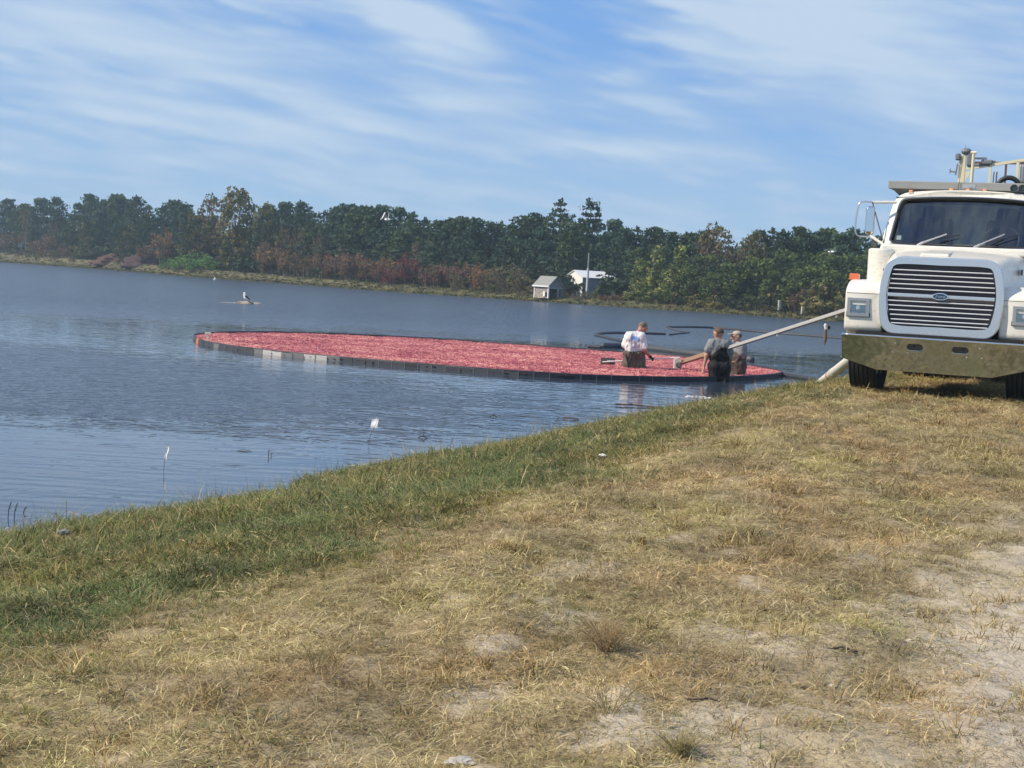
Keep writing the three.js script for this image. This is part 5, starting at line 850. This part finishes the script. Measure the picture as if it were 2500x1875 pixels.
{ // loose straws, twigs and pale leaf scraps lying on the ground
  const one = (l, w, c, b) => bladeGeo([{ x: -l / 2, z: 0, a: 0, l, e: 0.06, b, w, c, y: 0.006 }]);
  sow('loose_straw', 'long dry straws and leaf scraps lying loose on the ground', [one(0.13, 0.0019, [0.62, 0.52, 0.34], 0.1), one(0.2, 0.0021, [0.5, 0.4, 0.24], 0.3), one(0.09, 0.0016, [0.2, 0.14, 0.08], -0.1), one(0.05, 0.007, [0.6, 0.55, 0.42], 0.3), one(0.11, 0.003, [0.14, 0.1, 0.07], 0.2)], strawMat, (add, R) => {
    walk(R, 3.2, 17, (u, v, d) => 17 * thin(d) * (1 - 0.5 * greenAt(u, v)), (x, z, u, v, d) => { const k = 0.75 + 0.5 * R(); add(x, z, farScale(d) * (0.6 + 0.8 * R()), [k, k, k], 0.5); });
  }, 75);
}
{ // pebbles on the sand
  const g = [1, 2, 3].map((k) => { const q = new THREE.IcosahedronGeometry(0.009, 1), p = q.attributes.position; for (let i = 0; i < p.count; i++) { const s = 1 + 0.3 * n3(p.getX(i) * 120 + k, p.getY(i) * 120, p.getZ(i) * 120); p.setXYZ(i, p.getX(i) * s * 1.3, p.getY(i) * s * 0.7, p.getZ(i) * s); } q.computeVertexNormals(); return q; });
  sow('pebbles', 'small pebbles and clods on the sandy track', g, M({ color: 0xffffff, roughness: 0.9 }), (add, R) => { walk(R, 3.2, 13, (u, v, d) => 90 * thin(d) * sandAt(u, v), (x, z, u, v, d) => { const k = R() < 0.25 ? 0.2 : 0.36 + 0.2 * R(); add(x, z, 0.3 + 0.9 * R() * R(), [k * 1.05, k * 0.9, k * 0.68]); }); }, 76);
}

// ---------------------------------------------------------------- buildings, posts, birds and small things
{ // shingled shed at the far shore
  const p = at(1345, 727, shoreZ(2.5) * -1 + 1.2), t = thing('pump_shed', 'small shed with sunlit shingled wall, white corner boards and dark open front', 'shed', [p.x - 0.3, farH(p.x, p.z) + 0.02, p.z], 0.72);
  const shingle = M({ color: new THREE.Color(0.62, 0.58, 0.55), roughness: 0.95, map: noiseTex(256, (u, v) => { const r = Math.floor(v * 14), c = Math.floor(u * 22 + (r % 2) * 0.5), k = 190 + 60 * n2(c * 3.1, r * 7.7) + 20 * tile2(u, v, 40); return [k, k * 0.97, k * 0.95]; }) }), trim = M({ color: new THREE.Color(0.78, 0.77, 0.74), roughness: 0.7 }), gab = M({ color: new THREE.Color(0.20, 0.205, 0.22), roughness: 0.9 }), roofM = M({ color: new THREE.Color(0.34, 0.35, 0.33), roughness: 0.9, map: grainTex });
  // width (gable) along x, length along z; the gable faces +z turned to the right, the long wall -x takes the sun
  const w = 1.9, l = 2.15, h = 1.35, r = 0.85;
  part('wall', [box(0.06, h, l, -w / 2, h / 2, 0)], shingle, t); part('wall', [box(0.06, h, l, w / 2, h / 2, 0)], shingle, t); part('wall', box(w - 0.08, h, 0.06, 0, h / 2, -l / 2), shingle, t);
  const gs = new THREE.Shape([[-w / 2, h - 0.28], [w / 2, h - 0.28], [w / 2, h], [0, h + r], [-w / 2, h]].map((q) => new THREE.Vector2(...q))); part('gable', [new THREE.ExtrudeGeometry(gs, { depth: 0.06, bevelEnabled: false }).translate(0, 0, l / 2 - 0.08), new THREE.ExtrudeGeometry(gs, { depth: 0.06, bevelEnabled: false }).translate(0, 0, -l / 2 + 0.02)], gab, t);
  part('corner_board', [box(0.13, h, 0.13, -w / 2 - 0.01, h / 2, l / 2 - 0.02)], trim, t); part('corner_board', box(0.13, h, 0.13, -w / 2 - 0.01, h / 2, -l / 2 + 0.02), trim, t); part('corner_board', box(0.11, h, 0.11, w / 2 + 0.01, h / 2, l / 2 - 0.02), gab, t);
  part('post', box(0.11, h - 0.28, 0.11, w * 0.2, (h - 0.28) / 2, l / 2 - 0.04), M({ color: new THREE.Color(0.36, 0.37, 0.38), roughness: 0.8 }), t); part('lintel', box(w - 0.14, 0.1, 0.1, 0, h - 0.3, l / 2 - 0.03), M({ color: new THREE.Color(0.36, 0.37, 0.38), roughness: 0.8 }), t);
  const sl = Math.hypot(w / 2 + 0.2, r + 0.18), an = Math.atan2(r, w / 2);
  const roof = part('roof', [box(sl, 0.06, l + 0.36, 0, 0, 0).rotateZ(an).translate(-(w / 4 + 0.09), h + r / 2 - 0.04, 0), box(sl, 0.06, l + 0.36, 0, 0, 0).rotateZ(-an).translate(w / 4 + 0.09, h + r / 2 - 0.04, 0)], roofM, t);
  part('fascia', box(0.05, 0.15, l + 0.38, -w / 2 - 0.2, h - 0.14, 0), trim, roof);
  part('wall_box', box(0.1, 0.5, 0.3, -w / 2 - 0.08, 0.42, l * 0.24), trim, t); part('meter', box(0.08, 0.45, 0.1, -w / 2 - 0.09, 0.4, l * 0.37), M({ color: new THREE.Color(0.03, 0.03, 0.03) }), t);
}
{ // white roofed barn behind
  const d = -shoreZ(6) + 17, p = at(1440, 715, d), t = thing('barn', 'white gabled barn with grey shaded side and white roof behind the shed', 'barn', [p.x, farH(p.x, p.z), p.z], 0.53); t.scale.setScalar(0.75);
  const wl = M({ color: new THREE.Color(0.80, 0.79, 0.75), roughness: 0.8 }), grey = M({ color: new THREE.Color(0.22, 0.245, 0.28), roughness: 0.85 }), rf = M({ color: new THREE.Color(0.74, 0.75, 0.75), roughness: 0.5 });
  const w = 4.6, l = 5.6, h = 2.9, r = 0.95;
  const gs = new THREE.Shape([[-w / 2, 0], [w / 2, 0], [w / 2, h], [0, h + r], [-w / 2, h]].map((q) => new THREE.Vector2(...q)));
  // gable ends across x, long side faces +x turned to the viewer; sunny gable looks to -z side of the turn
  part('gable_wall', new THREE.ExtrudeGeometry(gs, { depth: 0.1, bevelEnabled: false }).rotateY(-Math.PI / 2).translate(-l / 2, 0, 0), wl, t); part('gable_wall', new THREE.ExtrudeGeometry(gs, { depth: 0.1, bevelEnabled: false }).rotateY(-Math.PI / 2).translate(l / 2 + 0.1, 0, 0), wl, t);
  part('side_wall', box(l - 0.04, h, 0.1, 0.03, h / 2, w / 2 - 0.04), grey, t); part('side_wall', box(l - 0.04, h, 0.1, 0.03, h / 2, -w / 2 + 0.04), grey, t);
  part('corner_trim', box(0.16, h, 0.16, l / 2, h / 2, w / 2), wl, t);
  const sl = Math.hypot(w / 2 + 0.25, r + 0.1), an = Math.atan2(r, w / 2);
  part('roof', [box(l + 0.5, 0.1, sl).rotateX(an).translate(0, h + r / 2, w / 4 + 0.08), box(l + 0.5, 0.1, sl).rotateX(-an).translate(0, h + r / 2, -w / 4 - 0.08)], rf, t);
  for (const z of [-1.0, 1.1]) { const o = part('door', box(0.06, 1.7, 0.9, -l / 2 - 0.13, 0.95, z), M({ color: new THREE.Color(0.3, 0.29, 0.27), roughness: 0.8 }), t); part('door_panel', box(0.03, 0.7, 0.6, -l / 2 - 0.165, 1.2, z), M({ color: new THREE.Color(0.12, 0.12, 0.12), roughness: 0.4 }), o); }
  const q = at(1433, 705, d - 8), pole = thing('utility_pole', 'thin grey pole with a paler sleeve standing before the white barn', 'pole', [q.x, farH(q.x, q.z), q.z]);
  const top = at(1435, 617, d - 8).y - farH(q.x, q.z); part('pole_shaft', rod([0, 0, 0], [0, top, 0], 0.09, 8, 0.07), M({ color: new THREE.Color(0.30, 0.31, 0.31), roughness: 0.8 }), pole); part('pale_sleeve', new THREE.CylinderGeometry(0.13, 0.13, 2.4, 10).translate(0, top * 0.4, 0), M({ color: new THREE.Color(0.55, 0.55, 0.55), roughness: 0.7 }), pole);
}
[[1903, 749, 735, 'white concrete post on the far bank, taller left one of the pair'], [1960, 755, 743, 'white concrete post on the far bank, shorter right one of the pair']].forEach(([x, yb, yt, label]) => {
  let s = 132; for (let k = 0; k < 6; k++) s = -shoreZ(at(x, yb, s).x) + 2.6; const p = at(x, yb, s), t = thing('bank_post', label, 'post', [p.x, farH(p.x, p.z) - 0.05, p.z], 0.2, 'white posts on the far bank'); const h = Math.max(0.9, at(x, yt, s).y - farH(p.x, p.z) + 0.05);
  part('post_body', box(0.26, h, 0.26, 0, h / 2, 0, 0.03), M({ color: new THREE.Color(0.56, 0.54, 0.47), roughness: 0.9 }), t); part('post_cap', box(0.3, 0.07, 0.3, 0, h + 0.03, 0, 0.02), M({ color: new THREE.Color(0.6, 0.58, 0.52), roughness: 0.9 }), t);
});
{ // mulch pile of two heaps
  const heap = (px, b, w, h, d, col, label, seed) => { const x0 = at(px, 640, -shoreZ(-60)).x; let x = x0, z = -260; for (let k = 0; k < 6; k++) { const p = at(px, 640, -z); x = p.x; z = shoreZ(x) - b; }
    const g = new THREE.SphereGeometry(1, 40, 20, 0, 6.283, 0, Math.PI / 2), p = g.attributes.position; for (let i = 0; i < p.count; i++) { const n = 1 + 0.3 * fbm3(p.getX(i) * 2 + seed, p.getY(i) * 2, p.getZ(i) * 2, 4); p.setXYZ(i, p.getX(i) * w * n, Math.pow(Math.max(0, p.getY(i)), 1.25) * h * n, p.getZ(i) * d * n); } g.computeVertexNormals();
    const t = thing('mulch_pile', label, 'pile', [x, farH(x, z) - 0.75, z], 0.5); part('heap', g, M({ color: new THREE.Color(...col), roughness: 1, map: grainTex }), t); };
  heap(365, 9, 4.6, 2.9, 3.4, [0.085, 0.05, 0.05], 'dark purplish mulch pile, higher of the two heaps by the green mound', 3);
  heap(280, 7.5, 4.4, 2.0, 2.7, [0.14, 0.075, 0.055], 'reddish brown mulch pile, lower heap left of the dark one', 9);
}
{ const s = -shoreZ(-42) + 2.5, p = at(462, 656, s), t = thing('boulder', 'pale boulder at the foot of the bright green shrubs', 'boulder', [p.x, farH(p.x, p.z), p.z]); const g = new THREE.IcosahedronGeometry(0.5, 3), q = g.attributes.position; for (let i = 0; i < q.count; i++) { const n = 1 + 0.35 * n3(q.getX(i) * 2, q.getY(i) * 2, q.getZ(i) * 2); q.setXYZ(i, q.getX(i) * n * 1.3, q.getY(i) * n * 0.7, q.getZ(i) * n); } g.computeVertexNormals(); part('stone', g, M({ color: new THREE.Color(0.52, 0.48, 0.38), roughness: 0.95 }), t); }
{ // small white boat with a dark engine
  const p = onY(1069, 716), t = thing('skiff', 'small white boat with dark stern at the far shore water edge', 'boat', [p.x, 0, p.z + 0.4], 0.15);
  const s = new THREE.Shape(); s.moveTo(-0.45, 0); s.quadraticCurveTo(-0.5, 0.2, -0.62, 0.36); s.lineTo(0.42, 0.3); s.lineTo(0.42, 0); s.closePath(); part('hull', new THREE.ExtrudeGeometry(s, { depth: 0.5, bevelEnabled: true, bevelSize: 0.04, bevelThickness: 0.08, bevelSegments: 3 }).translate(0, -0.06, -0.25), M({ color: new THREE.Color(0.75, 0.76, 0.78), roughness: 0.5 }), t);
  part('engine', [box(0.3, 0.42, 0.3, 0.62, 0.24, 0, 0.05), box(0.12, 0.3, 0.1, 0.6, 0, 0)], M({ color: new THREE.Color(0.03, 0.03, 0.035), roughness: 0.5 }), t); part('seat', box(0.3, 0.1, 0.3, -0.1, 0.32, 0), M({ color: new THREE.Color(0.1, 0.1, 0.11) }), t);
  const q = onY(1052, 713), l = thing('floating_log', 'dark log at the waterline left of the white boat', 'log', [q.x - 0.4, 0.04, q.z - 0.4], 0.1); part('log', [rod([-0.7, 0, 0], [0.7, 0.03, 0], 0.11, 8, 0.08)], strapDark, l); part('stub', rod([0.2, 0.05, 0], [0.32, 0.24, 0.02], 0.035, 6, 0.02), strapDark, l);
}
{ const p = onY(525, 684), t = thing('buoy', 'tiny pale float near the far shore, left of the standing gull', 'buoy', [p.x, 0.08, p.z]); part('ball', new THREE.SphereGeometry(0.2, 14, 10).scale(1, 1.15, 1), M({ color: new THREE.Color(0.55, 0.58, 0.55), roughness: 0.6 }), t); part('neck', new THREE.CylinderGeometry(0.07, 0.1, 0.14, 10).translate(0, 0.25, 0), M({ color: new THREE.Color(0.5, 0.52, 0.5), roughness: 0.6 }), t); }
// gulls
const gullWhite = M({ color: new THREE.Color(0.84, 0.84, 0.83), roughness: 0.8 }), gullGrey = M({ color: new THREE.Color(0.34, 0.35, 0.37), roughness: 0.8 }), gullDark = M({ color: new THREE.Color(0.035, 0.035, 0.04), roughness: 0.8 }), bill = M({ color: new THREE.Color(0.62, 0.45, 0.12), roughness: 0.6 });
{ // the sand bar and the gull that stands on it
  const p = onY(600, 741), b = thing('sand_bar', 'small pale mud bar with weed where one gull stands', 'mud bar', [p.x, 0, p.z]);
  const g = new THREE.SphereGeometry(1, 36, 12, 0, 6.283, 0, Math.PI / 2), q = g.attributes.position; for (let i = 0; i < q.count; i++) { const n = 1 + 0.3 * fbm3(q.getX(i) * 2.2, q.getY(i), q.getZ(i) * 2.2, 3); q.setXYZ(i, q.getX(i) * 0.62 * n, q.getY(i) * 0.16 * n, q.getZ(i) * 0.6 * n); } g.computeVertexNormals(); part('mud', g.translate(0, -0.03, 0), M({ color: new THREE.Color(0.36, 0.3, 0.24), roughness: 0.9 }), b);
  const g2 = new THREE.SphereGeometry(0.3, 20, 8, 0, 6.283, 0, Math.PI / 2).scale(1.1, 0.4, 1); part('mud_spit', [g2.translate(0.62, -0.02, 0.1), new THREE.SphereGeometry(0.5, 20, 8, 0, 6.283, 0, Math.PI / 2).scale(1.3, 0.045, 0.6).translate(-0.85, -0.005, 0.1)], M({ color: new THREE.Color(0.32, 0.29, 0.24), roughness: 0.9 }), b); part('weed', [rod([0.2, 0.1, 0.3], [0.5, 0.03, 0.4], 0.06, 6, 0.03), rod([-0.5, 0.06, 0.3], [0.1, 0.03, 0.5], 0.04, 6, 0.02)], gullDark, b);
  const t = thing('gull', 'gull with white breast standing upright on the mud bar', 'gull', [p.x - 0.05, 0.12, p.z], 0);
  const bb = [[[0.02, 0.2, 0], [-0.02, 0.33, 0], 0.09, 0.075], [[-0.02, 0.33, 0], [-0.035, 0.44, 0], 0.05, 0.05], [[-0.035, 0.45, 0], [-0.06, 0.455, 0], 0.052, 0.04], [[0.05, 0.22, 0], [0.2, 0.1, 0], 0.07, 0.03]];
  part('body', march(smin(bb, 0.015), [-0.2, 0.02, -0.15], [0.36, 0.56, 0.15], 0.011), gullWhite, t);
  part('wing', [rod([0.03, 0.3, 0.07], [0.3, 0.07, 0.03], 0.055, 8, 0.012), rod([0.03, 0.3, -0.07], [0.3, 0.07, -0.03], 0.055, 8, 0.012)], gullDark, t); part('bill', new THREE.ConeGeometry(0.014, 0.07, 8).rotateZ(Math.PI / 2).translate(-0.12, 0.45, 0), bill, t);
  part('leg', rod([0.02, 0.14, 0.03], [0.02, 0, 0.03], 0.008, 6), bill, t); part('leg', rod([0.02, 0.14, -0.03], [0.02, 0, -0.03], 0.008, 6), bill, t);
}
function wingGeo(pts, chord, thick) { // a thin bent wing through the points, root to tip
  const c = new THREE.CatmullRomCurve3(pts.map((p) => V(...p))), n = 12, pos = [], idx = [];
  for (let i = 0; i <= n; i++) { const t = i / n, p = c.getPointAt(t), w = chord * (1 - 0.15 * t) * (t > 0.75 ? lerp(1, 0.12, (t - 0.75) / 0.25) : 1); for (const [a, h] of [[0.35, 0], [0.1, thick], [-0.65, 0.002], [0.1, -thick * 0.4]]) pos.push(p.x, p.y + h, p.z - a * w); }
  for (let i = 0; i < n; i++) for (let k = 0; k < 4; k++) { const a = i * 4 + k, b = i * 4 + (k + 1) % 4; idx.push(a, b, a + 4, b, b + 4, a + 4); }
  const g = new THREE.BufferGeometry(); g.setAttribute('position', new THREE.Float32BufferAttribute(pos, 3)); g.setIndex(idx); g.computeVertexNormals(); return g;
}
function flyingGull(pos, label, left, right, turn, roll) { // flies towards -z before the turn; wings from root to tip
  const t = thing('flying_gull', label, 'gull', pos, turn); t.rotation.z = roll;
  part('body', march(smin([[[0, 0, -0.12], [0, 0, 0.1], 0.055, 0.06], [[0, 0.01, -0.2], [0, 0.015, -0.24], 0.042, 0.036], [[0, 0, 0.1], [0, 0.01, 0.3], 0.05, 0.015]], 0.015), [-0.15, -0.15, -0.36], [0.15, 0.15, 0.42], 0.011), gullWhite, t);
  part('tail', new THREE.ConeGeometry(0.09, 0.2, 8).scale(1, 1, 0.15).rotateX(-Math.PI / 2).translate(0, 0.01, 0.32), gullWhite, t); part('bill', new THREE.ConeGeometry(0.012, 0.06, 8).rotateX(-Math.PI / 2).translate(0, 0.01, -0.3), bill, t);
  for (const w of [left, right]) { part('wing', wingGeo(w.slice(0, 3), 0.17, 0.016), gullGrey, t); part('wing_tip', wingGeo(w.slice(2), 0.15, 0.01), w.white ? gullWhite : gullWhite, t); }
}
flyingGull(at(946, 536, 66), 'white gull flying with raised bent wings before the pine wood', [[-0.03, 0.03, 0], [-0.1, 0.2, 0.02], [-0.14, 0.3, 0.02], [-0.28, 0.05, 0.02], [-0.38, -0.02, 0.04]], [[0.03, 0.03, 0], [0.05, 0.22, 0.02], [0.06, 0.32, 0.02], [0.2, 0.22, 0.05], [0.3, 0.06, 0.1]], 0.5, 0.05);
flyingGull(at(2029, 615, 78), 'pale gull gliding with level wings beside the truck mirror', [[-0.03, 0.02, 0], [-0.2, 0.06, 0], [-0.28, 0.07, 0], [-0.4, 0.05, 0.03], [-0.5, 0.03, 0.08]], [[0.03, 0.02, 0], [0.2, 0.06, 0], [0.28, 0.07, 0], [0.42, 0.06, 0.03], [0.55, 0.04, 0.08]], 0.35, -0.03);

// wire flags standing in the water
const flagWhite = P({ color: new THREE.Color(0.86, 0.86, 0.85), roughness: 0.6, side: THREE.DoubleSide, transmission: 0.25 }), wire = M({ color: new THREE.Color(0.14, 0.15, 0.17), metalness: 0.5, roughness: 0.5 });
function wireFlag(label, foot, kink, top, w, h, turn, curl) {
  const t = thing('wire_flag', label, 'flag', [foot.x, 0, foot.z], 0, 'white wire flags in the shallow water');
  part('wire', tube([[0, -0.25, 0], kink, top], 0.0026, 16, 5), wire, t);
  const g = new THREE.PlaneGeometry(w, h, 10, 10), p = g.attributes.position; for (let i = 0; i < p.count; i++) { const a = (p.getX(i) / w + 0.5); p.setZ(i, curl * Math.sin(a * 2.6) + 0.01 * Math.sin(p.getY(i) * 40)); p.setY(i, p.getY(i) - 0.16 * h * a * a); } g.computeVertexNormals();
  g.translate(w / 2, -h / 2, 0).rotateY(turn).rotateZ(-0.02).translate(...top); part('flag_cloth', g, flagWhite, t);
}
wireFlag('white wire flag standing straight in the shallow water, left of the two flags', onY(400, 1152), [0.004, 0.1, 0], [0.035, 0.265, 0], 0.075, 0.135, 2.2, 0.02);
wireFlag('white wire flag leaning right near the grass edge, right of the two flags', onY(897, 1088), [0.02, 0.08, 0], [0.115, 0.335, 0], 0.095, 0.115, 2.75, 0.012);
// drifting debris
{
  const debris = M({ color: new THREE.Color(0.075, 0.06, 0.045), roughness: 0.9 }), wood = M({ color: new THREE.Color(0.15, 0.10, 0.075), roughness: 0.9 }), R = rng(91);
  const p = onY(1355, 1067), t = thing('debris_clump', 'dark clump of floating vines and leaves near the grassy bank', 'debris', [p.x, 0, p.z]);
  const L = [], lv = []; for (let i = 0; i < 16; i++) { const x = (R() - 0.5) * 0.3, z = (R() - 0.5) * 0.16; L.push(tube([[x - 0.09 * R(), 0.0, z], [x, 0.03 + 0.05 * R(), z + 0.02], [x + 0.1 * R(), 0.0, z + 0.03 * (R() - 0.5)]], 0.005 + 0.004 * R(), 8, 5)); if (i % 2) lv.push(new THREE.SphereGeometry(0.02 + 0.015 * R(), 8, 5).scale(1.3, 0.5, 0.9).translate(x, 0.035, z)); }
  part('vine', L, debris, t); part('leaf', lv, M({ color: new THREE.Color(0.2, 0.17, 0.12), roughness: 0.9 }), t);
  const q = onY(1560, 993), d = thing('drift_stick', 'long thin driftwood stick lying across the white shirted man\'s reflection', 'driftwood', [q.x, 0.015, q.z], -0.04); part('stick', tube([[-0.42, 0.012, 0.03], [-0.1, 0.016, 0], [0.2, 0.0, 0.01], [0.46, -0.005, 0.06]], 0.013, 24, 6), wood, d); part('twig', rod([-0.05, 0.01, 0], [-0.2, 0.05, 0.02], 0.006, 5, 0.003), wood, d);
  const q2 = onY(1393, 1024), d2 = thing('drift_stick', 'short reddish driftwood stick just above the dark debris clump', 'driftwood', [q2.x, 0.01, q2.z], -0.05); part('stick', tube([[-0.13, 0.01, 0], [0, 0.015, 0], [0.13, 0.005, 0.01]], 0.011, 12, 6), wood, d2); part('twig', rod([-0.15, 0.0, 0], [-0.24, 0.03, 0.01], 0.006, 5, 0.003), debris, d2);
  [[1525, 1037, 'small dark twig tuft floating right of the driftwood sticks'], [596, 1102, 'thin dark ring of vine floating between the two flags'], [655, 1113, 'short upright dark stalk standing between the two flags'], [1032, 1070, 'tiny dark scrap floating left of the debris clump'], [1204, 1018, 'tiny dark scrap floating farther out above the debris clump']].forEach(([x, y, label], k) => { const o = onY(x, y), t = thing('water_weed', label, 'weed', [o.x, 0, o.z]); part('stalk', k === 2 ? [rod([0, -0.05, 0], [0.005, 0.07, 0], 0.005, 5), tube([[0.035, 0.0, 0], [0.03, 0.03, 0], [0.05, 0.036, 0.01]], 0.004, 12, 5)] : k === 1 ? [tube([[-0.08, 0.0, 0.02], [-0.03, 0.012, -0.03], [0.05, 0.01, -0.02], [0.09, 0.0, 0.01]], 0.0035, 20, 5), tube([[-0.07, 0.0, 0.03], [0.0, 0.006, 0.05], [0.06, 0.0, 0.03]], 0.003, 12, 5)] : [tube([[-0.06, 0.0, 0], [0, 0.03, 0.01], [0.06, 0.0, 0]], 0.007, 10, 5), rod([0, 0.01, 0], [0.01, 0.06, 0], 0.005, 5)], debris, t); });
  [[20, 1262, 1225, 'thin dark reed stem at the left picture edge, left of the reed pair'], [35, 1265, 1228, 'thin dark reed stem at the left picture edge, right of the reed pair'], [58, 1252, 1236, 'short dark reed stub right of the reed pair']].forEach(([x, y, yt, label]) => { const o = onY(x, y), h = at(x, yt, -o.z).y, t = thing('reed', label, 'reed', [o.x, 0, o.z]); part('stem', tube([[0, -0.1, 0], [0.004, h * 0.5, 0], [0.022, h, 0]], 0.0042, 10, 5), debris, t); part('blade', rod([0.006, h * 0.5, 0], [0.03, h * 0.72, 0], 0.0025, 5, 0.001), debris, t); });
  const f = onY(1752, 976), foam = [], fr = rng(17); for (let i = 0; i < 150; i++) { const a = fr() * 6.28, r = Math.sqrt(fr()); foam.push(new THREE.SphereGeometry(0.006 + 0.016 * fr(), 6, 4).scale(2.2, 0.25, 1).translate(Math.cos(a) * r * 0.5 - 0.1, 0.002, Math.sin(a) * r * 0.7 + 0.3 * Math.cos(a))); }
  const fm = part(numbered('foam'), foam, M({ color: new THREE.Color(0.8, 0.8, 0.78), roughness: 0.9 }), scene); fm.position.set(f.x, 0, f.z); fm.userData.kind = 'stuff'; tag(fm, 'white foam patch where water runs in beside the bank', 'foam');
}
{ // white pipe running down the bank beside the truck's front wheel
  const a = onY(1996, 940, 0.25), t = thing('drain_pipe', 'white rust stained pipe running down the bank beside the truck wheel', 'pipe'); const b = at(2105, 855, 21.5); const A = at(1990, 945, 27);
  part('pipe_run', rod([A.x, A.y, A.z], [b.x, b.y, b.z], 0.075, 18, 0.075), M({ color: new THREE.Color(0.66, 0.64, 0.56), roughness: 0.6 }), t);
  const m = A.clone().lerp(b, 0.42), m2 = A.clone().lerp(b, 0.47); part('pipe_collar', rod(m.toArray(), m2.toArray(), 0.083, 18), M({ color: new THREE.Color(0.6, 0.56, 0.47), roughness: 0.7 }), t); const r1 = A.clone().lerp(b, 0.36), r2 = A.clone().lerp(b, 0.385); part('rust_band', rod(r1.toArray(), r2.toArray(), 0.0765, 18), M({ color: new THREE.Color(0.42, 0.19, 0.07), roughness: 0.9 }), t);
}
{ // weeds, dead branches and pale scraps on the dike that stand out singly
  const G = (px, py) => { let y = 0.62, p; for (let k = 0; k < 5; k++) { p = onY(px, py, y); y = dikeH(...uvOf(p.x, p.z)); } p.y = y; return p; };
  const R = rng(55), brownW = M({ color: new THREE.Color(0.34, 0.24, 0.125), roughness: 0.95 }), oliveW = M({ color: new THREE.Color(0.21, 0.17, 0.075), roughness: 0.95 });
  const clump = (px, py, h, n, mat, spread, label, lean = 0) => { const p = G(px, py), t = thing('weed_clump', label, 'weed', [p.x, p.y - 0.005, p.z]), S = [], B = []; for (let i = 0; i < n; i++) { const a = R() * 6.28, r = spread * (0.25 + 0.75 * R()), x = Math.cos(a) * r + lean, z = Math.sin(a) * r, y = h * (0.55 + 0.45 * R()); S.push(tube([[x * 0.1, 0, z * 0.1], [x * 0.5, y * 0.6, z * 0.5], [x, y, z]], 0.0010, 6, 4)); for (let k = 0; k < 6; k++) { const f = 0.3 + 0.5 * R(); B.push(rod([x * f * 0.9, y * f, z * f * 0.9], [x * f + (R() - 0.5) * 0.06, y * f + 0.035 * R(), z * f + (R() - 0.5) * 0.06], 0.0009, 4, 0.0005)); } } part('stem', S, mat, t); part('twig', B, mat, t); };
  clump(1478, 1592, 0.15, 60, brownW, 0.15, 'reddish brown bushy weed clump before the pale sand patches');
  clump(1485, 1745, 0.16, 12, oliveW, 0.2, 'open forked weed with long bare stems on the sand near the picture bottom', 0.03);
  clump(770, 1645, 0.13, 10, oliveW, 0.12, 'thin forked weed left of the sand patches');
  clump(1660, 1850, 0.1, 40, M({ color: new THREE.Color(0.34, 0.29, 0.14), roughness: 0.95 }), 0.1, 'pale straw tuft at the picture bottom right of the white scrap');
  [[1122, 1868, 0.03, [0.42, 0.4, 0.36], 'pale crumpled scrap at the picture bottom'], [2032, 1678, 0.011, [0.66, 0.62, 0.55], 'white pebble on the sandy track edge'], [155, 1322, 0.03, [0.22, 0.22, 0.22], 'grey stone half hidden in the bank grass'], [1470, 1122, 0.022, [0.75, 0.74, 0.66], 'small white scrap in the grass at the water edge']].forEach(([px, py, s, c, label], k) => { const p = G(px, py), g = new THREE.IcosahedronGeometry(s, 3), q = g.attributes.position; for (let i = 0; i < q.count; i++) { const n = 1 + 0.4 * n3(q.getX(i) / s * 1.3 + k, q.getY(i) / s * 1.3, q.getZ(i) / s * 1.3); q.setXYZ(i, q.getX(i) * n * 1.4, q.getY(i) * n * 0.55, q.getZ(i) * n); } g.computeVertexNormals(); const t = part(numbered(k ? 'stone' : 'litter_scrap'), g, M({ color: new THREE.Color(...c), roughness: 0.9 }), scene); t.position.set(p.x, p.y + s * 0.3 + (k === 2 || k === 3 ? 0.05 : 0), p.z); tag(t, label, k ? 'stone' : 'scrap'); });
  [[2045, 1600, 0.1, 0.3, 'dark bark strip lying on the bare sand'], [1960, 1680, 0.05, 0.1, 'short dark bark piece left of the white pebble'], [1715, 1712, 0.11, 0.05, 'dark rotted wood piece lying flat before the sand patches'], [2080, 1615, 0.05, 0.6, 'small dark twig right of the bark strip']].forEach(([px, py, l, a, label]) => { const p = G(px, py), t = part(numbered('bark_piece'), tube([[-l / 2, 0.008, 0], [-l / 6, 0.016, 0.01], [l / 6, 0.012, -0.012], [l / 2, 0.006, 0]], 0.006, 16, 5).scale(1, 0.6, 1), M({ color: new THREE.Color(0.055, 0.04, 0.032), roughness: 0.95 }), scene); t.position.copy(p); t.rotation.y = a; tag(t, label, 'bark'); });
}

renderer.render(scene, camera);
